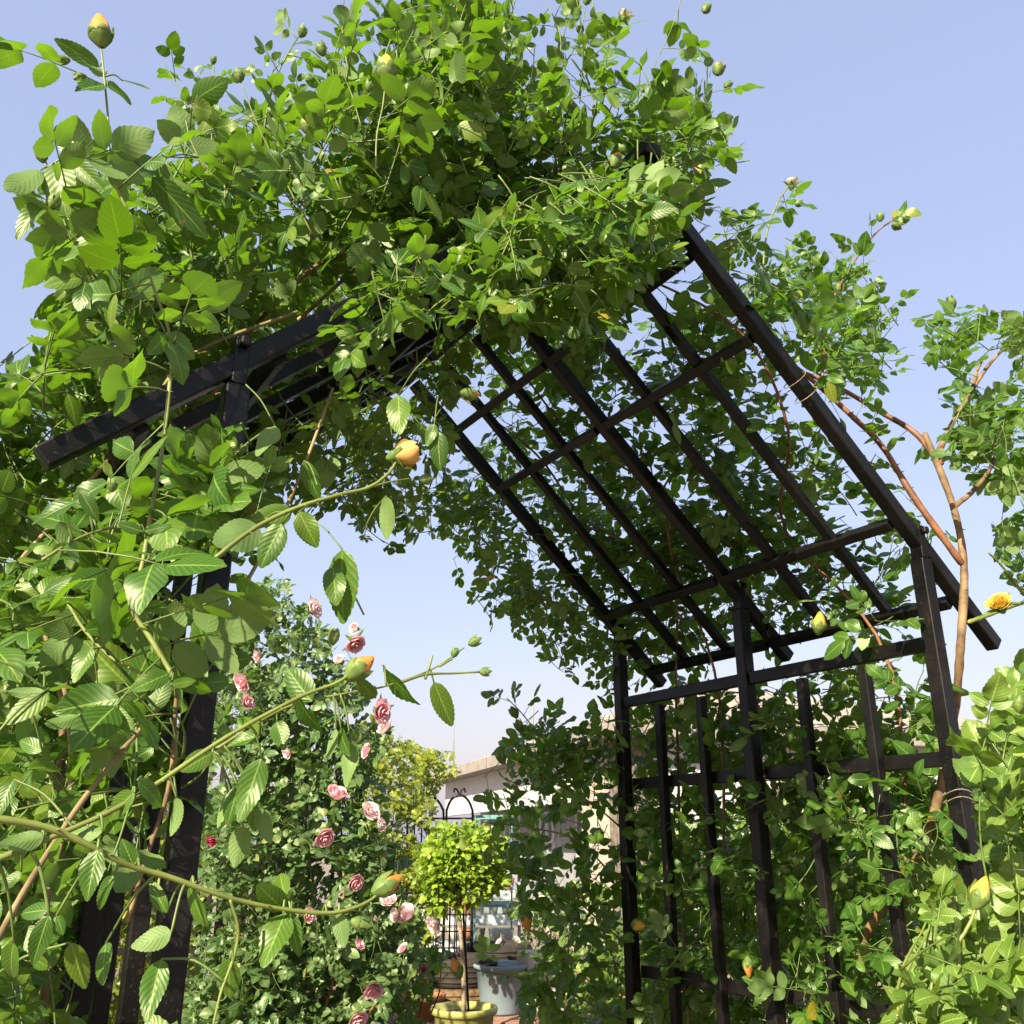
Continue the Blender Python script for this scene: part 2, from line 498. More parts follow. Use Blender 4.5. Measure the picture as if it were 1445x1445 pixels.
# ------------------------------------------------------------------ the rose arch
arch = empty('rose_arch', W(-HW, 0, -HC), 'black painted metal garden arch with a gabled lattice roof overgrown by climbing roses', 'garden arch')
PW = 0.035
def part(name, a, b, wx, wy, up, bevel=0.003, parent=arch, mat='paint'):
    return MB().bar(a, b, wx, wy, up, bevel).build(name, M[mat], parent)
mt = MID * LEN
POST_T = (0.0, mt, LEN)
BAT_T = (mt / 3, mt * 2 / 3, mt + (LEN - mt) / 3, mt + (LEN - mt) * 2 / 3)
slope = {1: nrm(-U * HW + K * RI), -1: nrm(U * HW + K * RI)}
rn = {1: nrm(U * RI + K * HW), -1: nrm(-U * RI + K * HW)}
for side in (1, -1):
    s0 = 0.0 if side > 0 else -2 * HW
    ext = -0.30 if side > 0 else -0.285
    for t in POST_T:
        part('post', W(s0, t, -HC), W(s0, t, EA - 0.035), PW, PW, V)
        # bracket that joins post head and rafter
        br = MB().bar(W(s0, t, EA - 0.034), W(s0, t, EA + 0.045), PW * 0.62, PW * 0.5 + 0.014, V, 0.002).build('bracket', M['paint'], arch)
        bm_ = MB(); q = W(s0, t, EA + 0.030)
        bm_.bar(q - V * 0.0302, q - V * 0.017, 0.016, 0.016, K, 0.004)
        bm_.build('bolt', M['paint'], br)
        # rafter, split at the ridge and butted there
        part('rafter', ROOF(side, ext if t == 0 else -0.22, t, 0.004), ROOF(side, 0.985, t, 0.004), 0.030 if side > 0 else 0.027, 0.034 if side > 0 else 0.031, rn[side])
    for t in BAT_T:
        part('batten', ROOF(side, -0.150, t, 0.003), ROOF(side, 0.97, t, 0.003), 0.022, 0.022, rn[side], 0.002)
        part('bar', W(s0, t, -HC + 0.02), W(s0, t, 0.395), 0.024, 0.024, V, 0.002)
    qs = (-0.1564, 0.0719, 0.325, 0.5862, 0.7999)
    for q in qs:
        if q == 0.325: continue
        # one length between each pair of rafters, butted against them
        for a, b in ((0.0, mt), (mt, LEN)):
            part('purlin', ROOF(side, q, a + 0.0185, -0.006), ROOF(side, q, b - 0.0185, -0.006), 0.024, 0.027, rn[side], 0.002)
    for z in (0.4088, 0.1728, -0.3495, -0.95):
        for a, b in ((0.0, mt), (mt, LEN)):
            dz = 0.012 if z > 0.4 else 0
            part('rail', W(s0 + side * (0 if z > 0.4 else 0.0245), a + 0.0205, z + dz), W(s0 + side * (0 if z > 0.4 else 0.0245), b - 0.0205, z + dz), 0.022, 0.032, K, 0.002)
ridge_a, ridge_b = ROOF(1, 1.0, -0.05, 0.0), ROOF(1, 1.0, LEN + 0.05, 0.0)
part('ridge_beam', ridge_a + K * 0.026, ridge_b + K * 0.026, 0.045, 0.035, K)
# tie wires that hold canes to the front right rafter and post
for q in (0.42, 0.46):
    c = ROOF(1, q, 0, 0)
    tw = Tubes(); tw.add([c + rn[1] * 0.03 * math.cos(a) * 1.0 - V * 0.028 * math.sin(a) for a in np.linspace(0, 5.6, 14)], 0.0012, 0.0012, 4); tw.build('tie_wire', M['wire'], arch)
for z in (0.10, 0.085):
    c = W(0, 0, z)
    tw = Tubes(); tw.add([c + U * 0.028 * math.cos(a) * 1.1 + V * 0.028 * math.sin(a) * 1.1 + K * 0.006 * math.sin(a * 2) for a in np.linspace(0, 6.2, 18)], 0.0010, 0.0010, 4); tw.build('tie_wire', M['wire'], arch)

# ------------------------------------------------------------------ flowers
def petal_mesh(name, petals, mat, parent):
    """petals: list of (grid of points, tone)"""
    vs, fs, rn_ = [], [], []
    for g, tone in petals:
        nu, nv = g.shape[:2]
        o = len(vs)
        vs += [tuple(p) for p in g.reshape(-1, 3)]
        rn_ += list(np.full(nu * nv, tone)) if np.isscalar(tone) else list(tone.ravel())
        for i in range(nu - 1):
            for j in range(nv - 1):
                a = o + i * nv + j
                fs.append((a, a + 1, a + nv + 1, a + nv))
    me = bpy.data.meshes.new(name)
    me.from_pydata(vs, [], fs)
    at = me.attributes.new('rnd', 'FLOAT', 'POINT'); at.data.foreach_set('value', np.array(rn_, float))
    return link_mesh(name, me, mat, parent, True)
def axes(d):
    d = nrm(d)
    x = nrm(np.cross(d, [0.21, 0.43, 0.88])); y = np.cross(d, x)
    return x, y, d
def rose(parent, pos, d, r, mat, openness=0.6, npet=22, name='rose_bloom', res=6, label=None):
    """r: radius of the bloom; petals spiral outwards from a tight heart"""
    x, y, z = axes(d)
    pet = []
    for i in range(npet):
        k = (i + 0.5) / npet
        phi = i * 2.399 + random.uniform(-0.2, 0.2)
        rad = r * (0.14 + 0.86 * k ** 0.9)
        H = r * ((1.15 if openness >= 0.3 else 1.75) - 0.30 * k * openness) * random.uniform(0.92, 1.06)
        half = 1.35 - 0.55 * k
        g = np.zeros((res, res, 3)); tone = np.zeros((res, res))
        flare = openness * k ** 1.5
        for a in range(res):
            uu = -1 + 2 * a / (res - 1)
            for b in range(res):
                vv = b / (res - 1)
                ww = half * (math.sin(math.pi * (0.12 + 0.76 * vv)) ** 0.6)
                an = phi + uu * ww
                rr = rad * (0.12 + 0.88 * math.sin(vv * math.pi / 2) ** 0.8) * (1 - 0.10 * (1 - openness) * vv * vv)
                if openness < 0.3:      # half open: the petals still curve in over the heart
                    rr = rad * math.sin(math.pi * (0.08 + 0.66 * vv)) ** 0.8 * (1.04 if uu > 0.5 else 1.0)
                rr += r * flare * 0.55 * max(0, vv - 0.45) ** 1.4 + 0.05 * r * math.sin(3 * uu + phi) * vv
                hh = H * (vv ** 0.85) * (1 - 0.10 * uu * uu * vv) - r * flare * 0.55 * max(0, vv - 0.6) + 0.03 * r * math.sin(5 * uu + i)
                g[a, b] = pos + (x * math.cos(an) + y * math.sin(an)) * rr + z * (hh - 0.25 * r)
                tone[a, b] = min(1, max(0, 0.15 + 0.75 * k + 0.25 * (vv - 0.5)))
        pet.append((g, tone))
    o = petal_mesh(name, pet, mat, parent)
    if label: o['label'] = label
    calyx(o, pos - nrm(d) * r * 0.3, d, r * 0.42, r * 1.0, spread=0.9)
    return o
def calyx(parent, base, d, rad, length, spread=0.25, nsep=5):
    x, y, z = axes(d)
    pet = []
    # receptacle
    n = 10
    prof = [(0.18, -0.95), (0.42, -0.75), (0.68, -0.4), (0.92, -0.05), (1.04, 0.22), (1.06, 0.34)]
    g = np.zeros((n + 1, len(prof), 3))
    for a in range(n + 1):
        an = 2 * math.pi * a / n
        for b, (pr, pz) in enumerate(prof):
            g[a, b] = base + (x * math.cos(an) + y * math.sin(an)) * pr * rad + z * pz * rad
    pet.append((g, 0.5))
    for i in range(nsep):
        phi = 2 * math.pi * i / nsep + 0.3
        L = length * random.uniform(0.8, 1.25)
        spread_ = spread * random.uniform(0.3, 2.6)
        g = np.zeros((5, 7, 3))
        for a in range(5):
            uu = -1 + 2 * a / 4
            for b in range(7):
                vv = b / 6
                wdt = rad * 0.80 * (1 - vv) ** 0.75 * (0.75 + 0.6 * vv)
                out = rad * (0.66 + 0.47 * math.sin(min(1.0, vv * 2.6) * math.pi / 2) - 0.42 * max(0.0, vv - 0.55)) + spread_ * L * vv * vv * 0.8
                dirx = x * math.cos(phi) + y * math.sin(phi)
                tan = -x * math.sin(phi) + y * math.cos(phi)
                g[a, b] = base + dirx * (out - abs(uu) ** 2 * wdt * 0.35) + tan * uu * wdt + z * (L * vv - spread_ * L * vv * vv * 0.35)
        pet.append((g, 0.5))
    return petal_mesh('sepals', pet, M['sepal'], parent)
def bud(parent, pos, d, r, mat, show=0.6, name='rose_bud', label=None):
    if show < 0.12: mat = M['sepal']
    """a closed bud: pointed ovoid of wrapped petals held by green sepals; r = half width, pos = base"""
    x, y, z = axes(d)
    pet = []
    H = r * (2.1 + 0.9 * show)
    for i in range(7):
        phi = i * 2.0
        g = np.zeros((7, 8, 3)); tone = np.zeros((7, 8))
        for a in range(7):
            uu = -1 + 2 * a / 6
            for b in range(8):
                vv = b / 7
                an = phi + uu * 1.25
                rr = r * (math.sin(math.pi * (0.16 + 0.815 * vv ** 0.92)) ** 0.72) * (1.0 - 0.035 * i) + 0.10 * r * max(0, uu - 0.3) * (0.4 + vv)
                g[a, b] = pos + (x * math.cos(an) + y * math.sin(an)) * rr + z * (H * vv * (1 - 0.05 * uu * uu) + 0.07 * r * i * vv)
                tone[a, b] = min(1, max(0, 0.9 - 0.8 * vv + 0.3 * abs(uu)))
        pet.append((g, tone))
    o = petal_mesh(name, pet, mat, parent)
    if label: o['label'] = label
    calyx(o, pos + nrm(d) * r * 0.25, d, r * 1.02, H * (1.02 - 0.74 * show), spread=0.02 + 0.14 * show)
    return o

# ------------------------------------------------------------------ plant helpers
class Plant:
    def __init__(self, name, base, label, cat, leafmat, tmpl, group=None):
        self.root = empty(name, base, label, cat, group)
        self.lv = Leaves(tmpl); self.st = Tubes(); self.mat = leafmat
        self.canes = []
        self.nodes = []
    def cane(self, kind, pts, r0, r1, n=6, thorns=0, sides=7):
        c = spline(pts, n)
        tb = Tubes().add(c, r0, r1, sides, 0.11); self.canes.append((kind, tb))
        for _ in range(thorns):
            i = random.randrange(1, len(c) - 1)
            tg = nrm(c[i + 1] - c[i - 1])
            pd = nrm(np.cross(tg, rng.normal(size=3)))
            rr = r0 + (r1 - r0) * i / len(c)
            tb.thorn(c[i] + pd * rr * 0.7, pd, min(0.009, rr * 1.7))
        self.nodes += c
        return c
    def finish(self):
        self.lv.build('foliage', self.mat, self.root)
        self.st.build('stems', M['stem'], self.root)
        for k, t in self.canes:
            t.build('cane', M[k], self.root)
def leafnormal(d, up=0.55, sun=0.45, rnd=0.6):
    n = K * up + SUNN * sun + rng.normal(size=3) * rnd
    return n
def compound(P, base, d, n, size, pairs=2, test=None, rr=0.0009):
    d = nrm(d); n = nrm(n - d * (n @ d)); x = np.cross(d, n)
    L = size * (0.55 + 0.62 * pairs)
    droop = random.uniform(0.0, 0.35)
    def at(f): return base + d * L * f - K * droop * L * f * f * 0.6
    end = at(1.0)
    if test and not (test(end) and test(end + d * size * 0.7)): return False
    P.st.add([at(f) for f in (0, 0.35, 0.7, 1.0)], rr * 1.2, rr * 0.8, 4)
    def jit(v, a): return nrm(v + rng.normal(size=3) * a)
    P.lv.add(end, jit(d - K * droop * 0.8, 0.18), jit(n, 0.25), size * random.uniform(0.95, 1.15))
    for k in range(pairs):
        f = 0.93 - (k + 0) * (0.62 / max(1, L / size)) if k else 0.90
        f = 0.90 - k * 0.62 * size / L
        for sg in (-1, 1):
            if random.random() < 0.05: continue
            p = at(f)
            dd = d * random.uniform(0.35, 0.75) + x * sg - K * random.uniform(0, 0.3)
            P.lv.add(p + x * sg * 0.0015, jit(dd, 0.15), jit(n + x * sg * random.uniform(-0.4, 0.1), 0.25), size * random.uniform(0.72, 0.95) * (1 - 0.12 * k))
    return True
def shoot(P, base, d, length, size, nl=5, test=None, upbend=0.15, pairs=2, r=0.0017, budmat=None, nup=0.55, nsun=0.45, nrnd=0.6):
    d = nrm(d)
    side = nrm(np.cross(d, rng.normal(size=3)))
    pts = []
    for i in range(7):
        f = i / 6
        pts.append(base + d * length * f + K * upbend * length * f * f + side * 0.08 * length * math.sin(3 * f))
    if test and not (test(pts[2]) and test(pts[5])): return False
    ok = 0; last = 0
    for i in range(nl):
        f = (i + 0.7) / nl
        j = min(5, int(f * 6)); p = pts[j] + (pts[j + 1] - pts[j]) * (f * 6 - j)
        tg = nrm(pts[j + 1] - pts[j])
        a = i * 2.4 + random.uniform(-0.4, 0.4)
        px, py, _ = axes(tg)
        dd = (px * math.cos(a) + py * math.sin(a)) * 0.9 + tg * 0.55 + K * 0.1
        if f > 0.97: dd = tg
        if compound(P, p, dd, leafnormal(dd, nup, nsun, nrnd), size * random.uniform(0.75, 1.15) * (1 - 0.25 * f), pairs if random.random() < 0.75 else pairs - 1, test): ok += 1; last = f
    if ok:
        k_ = max(2, int(math.ceil(last * 6)) + 1)
        P.st.add(pts[:k_], r, r * 0.5, 5)
    return ok > 0
GAPS = []
def masked(poly, holes=()):
    def t(p):
        x, y, z = proj(p)
        if z < 0.3: return False
        if not (-60 < x < 1505 and -60 < y < 1505): return True
        if not inpoly(min(max(x, 1), 1444), min(max(y, 1), 1444), poly): return False
        for h in holes:
            if inpoly(x, y, h): return False
        return True
    return t
def clump(p, scale, thr):
    return noise.noise(Vector(p * scale)) > thr

# ---- outlines of the foliage seen against the sky
TOP = [(-50, 505), (40, 505), (80, 440), (62, 390), (65, 335), (15, 315), (10, 255), (60, 225), (100, 230), (150, 245), (240, 215), (250, 160),
       (290, 150), (330, 120), (390, 150), (440, 165), (470, 110), (455, 70), (500, 85), (530, 75), (570, 60), (530, -20), (745, -20), (745, 55), (830, 85),
       (815, 10), (840, -20), (1000, -20), (1000, 90), (1015, 130), (1100, 180), (1075, 215), (1050, 250), (1060, 310), (1000, 330),
       (900, 500), (700, 500), (650, 560), (480, 660), (-50, 800)]
RIGHT = [(1000, 330), (1050, 270), (1110, 320), (1130, 370), (1200, 345), (1250, 370), (1250, 430), (1285, 490), (1230, 520), (1215, 560),
         (1190, 590), (1300, 690), (1340, 780), (1345, 870), (1330, 1010), (870, 1000), (760, 930), (690, 885), (640, 830), (640, 760),
         (600, 720), (640, 640), (700, 590), (660, 560), (690, 480), (780, 380), (900, 300)]

# ================================================================== plant A: left climbing rose
A = Plant('climbing_rose', W(-2 * HW - 0.15, 0.1, -HC), 'large climbing rose with peach buds covering the left side and top of the black arch', 'climbing rose', M['leaf_a'], T_MID)
A2 = Leaves(T_HI)
TOPBUDS = []
# main canes trained over the left roof slope
for k in range(7):
    t0 = random.uniform(0.25, LEN)
    A.cane('cane_tan' if k % 2 else 'cane_brown', [W(-2 * HW - 0.15, t0, -HC), W(-2 * HW - 0.08, t0 + random.uniform(-0.1, 0.1), -0.3), W(-2 * HW - 0.12, t0 + random.uniform(-0.1, 0.1), 0.4)]
           + [ROOF(-1, q, t0 + random.uniform(-0.15, 0.15), random.uniform(0.05, 0.16)) for q in (0.1, 0.35, 0.6, 0.85, 1.05)], 0.006, 0.003, 6, 14)
tA = masked(TOP)
def tA2(p):                     # keep the front of the left rafter clear
    if not tA(p): return False
    x, y, z = proj(p)
    if (np.asarray(p) - P0) @ V < 0.03:
        yl = 640 + (x - 30) * (430 - 660) / 530.0
        if x < 560 and y > yl - 12: return False
    return True
cnt = 0
for _ in range(5200):
    q = random.uniform(-0.34, 1.18); t = random.uniform(-0.12, LEN + 0.1)
    off = abs(random.gauss(0, 0.27)) + 0.04
    if off > 0.85 or (t > 0.45 and off > 0.22): continue
    b = ROOF(-1, q, t, off) if q < 1.02 else ROOF(1, 2.04 - q, t, off)
    if not tA2(b): continue
    thin = 0.10 + off * 0.55
    if noise.noise(Vector(b * 4.0)) < -0.36 + thin * 0.7: continue
    d = rn[-1] * 0.5 + K * 0.5 + rng.normal(size=3) * 0.75
    if shoot(A, b, d, random.uniform(0.08, 0.2), random.uniform(0.040, 0.064), random.choice((4, 5, 5)), tA2):
        cnt += 1
    if cnt > 690: break
print('A roof shoots', cnt)
# thin upright shoots along the top, some ending in a bud
cnt = 0
for _ in range(4000):
    b = ROOF(-1, random.uniform(-0.25, 1.1), random.uniform(-0.1, 0.5), random.uniform(0.25, 0.6))
    x, y, z = proj(b)
    if not (240 < x < 1040 and y < 250 + (0 if x > 420 else 60)) or y < 40 or not tA(b): continue
    L_ = random.uniform(0.14, 0.26)
    d_ = nrm(K + rng.normal(size=3) * 0.28)
    if shoot(A, b, d_, L_, random.uniform(0.030, 0.045), 6, None, 0.05, r=0.0019):
        cnt += 1
        if cnt % 3 == 0: TOPBUDS.append((b + d_ * L_ + K * 0.05 * L_, d_))
    if cnt >= 34: break
# hanging cluster in front of the ridge
HANG = [(560, 410), (600, 330), (700, 270), (860, 215), (965, 235), (985, 300), (960, 385), (905, 400), (870, 470), (810, 500), (760, 470), (700, 510), (690, 440), (640, 450)]
tH = masked(HANG, [[(770, 360), (815, 360), (825, 400), (790, 410)]])
cnt = 0
for _ in range(5000):
    t = random.uniform(-0.22, 0.22); q = random.uniform(0.40, 1.22)
    b = W(-2 * HW + q * HW, t, EA + RI * (1 - abs(1 - q)) + random.uniform(-0.25, 0.12))
    d = -K * 0.6 - V * 0.3 + rng.normal(size=3) * 0.6
    if shoot(A, b, d, random.uniform(0.08, 0.16), random.uniform(0.040, 0.056), 4, tH, -0.3, nup=0.2, nsun=0.7, nrnd=0.7): cnt += 1
    if cnt > 190: break
# left side curtain outside the panel
LEFT = [(-40, 560), (30, 700), (200, 640), (300, 720), (420, 700), (520, 660), (560, 700), (520, 760), (430, 760), (400, 800), (330, 830), (330, 900), (290, 960), (300, 1445), (-40, 1480)]
LH = [[(284, 800), (306, 800), (300, 980), (270, 980)], [(250, 1190), (272, 1190), (255, 1445), (225, 1445)],
      [(212, 1270), (232, 1270), (212, 1445), (188, 1445)], [(170, 1250), (192, 1250), (163, 1445), (140, 1445)], [(122, 1290), (150, 1290), (138, 1445), (104, 1445)]]
tL = masked(LEFT)
def tL2(p):
    if not tL(p): return False
    x, y, z = proj(p)
    if z < 0.62: return False
    if (np.asarray(p) - P0) @ V < 0.05:
        yl = 672 + (x - 30) * (455 - 672) / 530.0
        if x < 560 and y < yl + 6: return False
        pass
    for h in LH:
        if inpoly(x, y, h): return False
    if True:
        # keep the post and a few bars in view low down
        for x0, x1 in ((1445, 1445), ):
            pass
    return True
cnt = 0
for _ in range(9000):
    t = random.uniform(-0.25, LEN + 0.1); z = random.uniform(-1.1, 0.62)
    b = W(-2 * HW - abs(random.gauss(0, 0.16)) + 0.03, t, z)
    if not tL2(b): continue
    if not clump(b, 5.0, -0.25): continue
    bx_, by_, _z = proj(b)
    if by_ > 1215 and 85 < bx_ < 275 and random.random() < 0.65: continue
    d = -U * 0.5 - V * 0.35 + K * 0.15 + rng.normal(size=3) * 0.7
    if shoot(A, b, d, random.uniform(0.07, 0.17), random.uniform(0.040, 0.060), random.choice((4, 5)), tL2, -0.05): cnt += 1
    if cnt > 620: break
print('A left shoots', cnt)
for poly, zr, n_ in (([(410, 480), (500, 400), (600, 330), (650, 430), (570, 500), (430, 540)], (0.7, 1.2), 18), ([(235, 590), (300, 610), (330, 590), (400, 620), (380, 700), (330, 800), (240, 800)], (0.15, 0.62), 46), ([(215, 985), (330, 985), (310, 1190), (215, 1190)], (-0.35, 0.25), 26)):
    tq = masked(poly); cnt = 0
    for _ in range(1500):
        b = W(-2 * HW + (random.uniform(0.02, 0.62) if zr[1] > 1 else random.uniform(-0.12, 0.16)), random.uniform(-0.25, -0.03), random.uniform(*zr))
        if not tq(b): continue
        if shoot(A, b, rng.normal(size=3) - K * 0.2, random.uniform(0.06, 0.13), random.uniform(0.042, 0.06), 3, tq, -0.1): cnt += 1
        if cnt >= n_: break
# under-eave hanging growth left of the middle (behind the peach rose)
MIDL = [(330, 590), (420, 560), (500, 500), (600, 480), (680, 490), (640, 600), (660, 660), (640, 760), (590, 790), (520, 770), (440, 740), (330, 760)]
tM = masked(MIDL)
cnt = 0
for _ in range(4000):
    t = random.uniform(0.05, LEN + 0.25); q = random.uniform(0.15, 0.95)
    b = ROOF(-1, q, t, random.uniform(-0.30, 0.0))
    if not clump(b, 5.0, -0.1): continue
    d = -K * 0.5 + rng.normal(size=3) * 0.8
    if shoot(A, b, d, random.uniform(0.08, 0.16), random.uniform(0.036, 0.05), 4, tM, -0.1): cnt += 1
    if cnt > 85: break
print('A mid shoots', cnt)

# traced canes of the left rose (places in the photograph, t = distance behind the arch front)
TRS = 0.46
def trace(P, pts, t0, t1=None, plane=G):
    if t1 is None: t1 = t0
    n = len(pts)
    return [plane(x, y, t0 + (t1 - t0) * i / (n - 1)) for i, (x, y) in enumerate(pts)]
TR = [
    ('cane_green', [(240, 540), (243, 505), (238, 465), (215, 400), (190, 320), (158, 245), (152, 160), (143, 70)], -0.30, -0.30, 0.0040, 0.0024, 6),
    ('cane_green', [(240, 535), (236, 580), (228, 640), (214, 720), (200, 800), (183, 850), (215, 905), (245, 955)], -0.30, -0.38, 0.0042, 0.0052, 8),
    ('cane_tan', [(-40, 1400), (10, 1300), (60, 1215), (120, 1125), (180, 1050), (236, 984), (300, 895), (360, 800), (420, 680), (470, 548)], -0.42, 0.05, 0.0060, 0.0050, 8),
    ('cane_green', [(-60, 1235), (40, 1195), (150, 1148), (215, 1110), (320, 1040), (420, 985), (478, 962), (507, 938)], -0.50, -0.48, 0.0050, 0.0028, 12),
    ('cane_green', [(300, 1060), (400, 1000), (480, 980), (545, 968), (610, 944), (655, 914)], -0.46, -0.46, 0.0028, 0.0014, 0),
    ('cane_green', [(-40, 1150), (60, 1166), (120, 1190), (180, 1220), (240, 1238), (320, 1266), (400, 1283), (470, 1288), (520, 1272), (545, 1247)], -0.52, -0.50, 0.0052, 0.0026, 12),
    ('cane_green', [(325, 1270), (336, 1310), (330, 1350), (312, 1400), (300, 1450)], -0.52, -0.52, 0.0026, 0.0018, 4),
    ('cane_green', [(300, 790), (360, 745), (420, 716), (480, 698), (520, 688), (548, 668), (560, 650)], -0.46, -0.46, 0.0046, 0.0030, 10),
    ('cane_green', [(520, 688), (550, 680), (580, 675)], -0.46, -0.46, 0.0022, 0.0014, 0),
    ('cane_green', [(60, 790), (110, 760), (160, 745), (205, 752)], -0.40, -0.38, 0.0030, 0.0020, 4),
    ('cane_tan', [(20, 800), (70, 745), (110, 700), (160, 640), (220, 560), (280, 495), (420, 440)], 0.22, 0.1, 0.0085, 0.0065, 8),
    ('cane_green', [(95, 850), (120, 890), (160, 930), (210, 955)], -0.2, -0.3, 0.004, 0.003, 3),
    ('cane_tan', [(55, 1350), (70, 1250), (95, 1150), (100, 1050), (80, 960), (60, 880)], -0.1, 0.0, 0.007, 0.006, 8),
    ('cane_brown', [(180, 1300), (210, 1200), (240, 1100), (250, 960)], -0.06, -0.06, 0.006, 0.005, 5),
    ('cane_green', [(530, 240), (532, 190), (540, 150), (545, 105)], -0.25, -0.25, 0.003, 0.002, 2),
    ('cane_green', [(700, 190), (660, 110), (640, 60), (650, -20)], -0.05, -0.05, 0.003, 0.002, 3),
    ('cane_green', [(815, 170), (825, 90), (835, 20), (838, -30)], 0.1, 0.1, 0.0028, 0.002, 3),
    ('cane_green', [(880, 180), (925, 90), (955, 20), (965, -30)], 0.05, 0.0, 0.003, 0.002, 4),
    ('cane_green', [(960, 250), (990, 150), (1003, 100)], 0.0, 0.0, 0.0026, 0.0018, 2),
    ('cane_green', [(760, 335), (800, 300), (840, 275), (860, 225)], -0.15, -0.15, 0.0032, 0.0022, 4),
    ('cane_green', [(440, 330), (400, 250), (365, 180), (340, 115)], -0.15, -0.15, 0.0030, 0.0018, 3),
    ('cane_green', [(510, 180), (495, 130), (473, 85), (455, 75)], -0.1, -0.1, 0.0024, 0.0016, 2),
    ('cane_green', [(480, 270), (460, 220), (440, 190)], -0.2, -0.2, 0.0024, 0.0016, 1),
    ('cane_green', [(290, 240), (270, 200), (262, 170)], -0.25, -0.25, 0.0024, 0.0016, 1),
    ('cane_green', [(150, 330), (110, 300), (75, 250), (62, 222)], -0.32, -0.32, 0.0026, 0.0016, 2),
    ('cane_green', [(215, 400), (180, 420), (150, 380), (120, 395)], -0.30, -0.32, 0.0024, 0.0016, 2),
]
for kind, pts, t0, t1, r0, r1, th in TR:
    A.cane(kind, trace(A, pts, t0, t1), r0 * TRS, r1 * TRS, 7, th)
# single large leaflets in front (base, tip, t, shows its pale underside)
ML = [(138, 1198, 118, 1277, -.52, 0), (242, 1315, 183, 1340, -.52, 1), (228, 1353, 204, 1443, -.5, 0), (324, 1353, 322, 1412, -.52, 0),
      (403, 1288, 367, 1371, -.5, 0), (401, 1284, 363, 1249, -.5, 0), (410, 1286, 420, 1353, -.5, 0), (403, 1267, 391, 1225, -.5, 0),
      (367, 1038, 313, 1052, -.48, 0), (367, 1038, 343, 1002, -.48, 0), (369, 1070, 334, 1166, -.48, 0), (336, 1110, 320, 1166, -.47, 0),
      (322, 1120, 318, 1176, -.46, 1), (235, 1288, 208, 1239, -.5, 0), (190, 1118, 145, 1156, -.5, 0), (194, 1101, 239, 1142, -.5, 0),
      (249, 1125, 253, 1182, -.49, 1), (69, 1291, 41, 1370, -.5, 0), (69, 1284, 21, 1288, -.5, 0), (80, 1291, 90, 1322, -.5, 0),
      (62, 1180, -5, 1198, -.5, 1), (145, 1173, 93, 1180, -.5, 1), (62, 976, 7, 980, -.45, 1), (69, 976, 0, 1025, -.45, 0), (69, 971, 121, 971, -.45, 0),
      (239, 950, 180, 976, -.42, 0), (242, 966, 280, 959, -.42, 0), (474, 1028, 464, 1073, -.46, 1), (481, 1028, 484, 1066, -.46, 0),
      (495, 1049, 490, 1115, -.46, 1), (391, 1018, 401, 1059, -.46, 0), (363, 1139, 384, 1194, -.46, 1), (358, 1139, 360, 1176, -.46, 0),
      (343, 1166, 332, 1222, -.45, 1), (388, 601, 362, 650, -.3, 1), (367, 743, 287, 781, -.4, 1), (398, 739, 363, 805, -.38, 0),
      (412, 722, 349, 736, -.36, 0), (422, 722, 450, 779, -.34, 0), (204, 750, 239, 778, -.4, 1), (204, 750, 242, 740, -.4, 0), (200, 750, 166, 738, -.4, 0),
      (107, 708, 31, 740, -.38, 0), (97, 767, 55, 802, -.4, 0), (83, 736, 107, 798, -.4, 1), (114, 695, 142, 736, -.4, 0), (429, 650, 450, 708, -.3, 0),
      (317, 636, 315, 662, -.2, 1), (483, 775, 481, 887, -.32, 0), (470, 800, 475, 855, -.32, 0), (545, 700, 550, 770, -.3, 1), (562, 558, 564, 613, -.25, 0),
      (613, 598, 602, 631, -.2, 0), (618, 608, 620, 664, -.2, 0), (540, 938, 588, 1005, -.46, 0), (612, 962, 640, 1030, -.46, 0), (530, 985, 500, 955, -.46, 0),
      (104, 225, 81, 180, -.33, 0), (104, 228, 144, 266, -.33, 0), (80, 232, 86, 297, -.33, 0), (57, 240, 0, 284, -.33, 1), (62, 289, 14, 323, -.33, 0),
      (140, 94, 75, 52, -.3, 0), (150, 104, 97, 84, -.3, 1), (152, 121, 105, 121, -.3, 0), (173, 114, 215, 119, -.3, 0), (149, 116, 192, 147, -.3, 0),
      (158, 318, 86, 367, -.33, 0), (148, 312, 174, 285, -.33, 0), (163, 243, 232, 222, -.28, 0), (118, 394, 71, 420, -.32, 0), (116, 392, 57, 400, -.32, 0),
      (121, 397, 110, 440, -.32, 0), (120, 436, 84, 482, -.3, 0), (130, 438, 154, 418, -.3, 0), (180, 420, 240, 370, -.25, 0), (215, 250, 300, 340, -.26, 0),
      (228, 225, 232, 300, -.26, 0), (300, 1062, 250, 1090, -.47, 0), (345, 1030, 330, 1010, -.47, 0), (420, 985, 455, 1050, -.47, 0), (440, 990, 400, 940, -.47, 0),
      (160, 1235, 130, 1290, -.5, 0), (190, 1225, 170, 1180, -.5, 0), (268, 1250, 285, 1320, -.5, 0), (455, 1288, 470, 1350, -.5, 0), (478, 1288, 485, 1340, -.5, 1),
      (95, 850, 60, 870, -.3, 0), (120, 890, 170, 880, -.3, 0), (130, 915, 100, 960, -.3, 0), (250, 955, 300, 985, -.36, 0), (20, 1100, -10, 1150, -.4, 0),
      (40, 1085, 100, 1075, -.4, 0), (60, 1060, 20, 1040, -.4, 0), (110, 1010, 60, 1030, -.4, 1), (150, 1000, 190, 1030, -.4, 0), (30, 1230, -5, 1260, -.48, 0),
      (20, 1330, 5, 1390, -.48, 0), (100, 1330, 120, 1400, -.46, 0), (150, 1330, 140, 1390, -.46, 0)]
nodes = np.array(A.nodes)
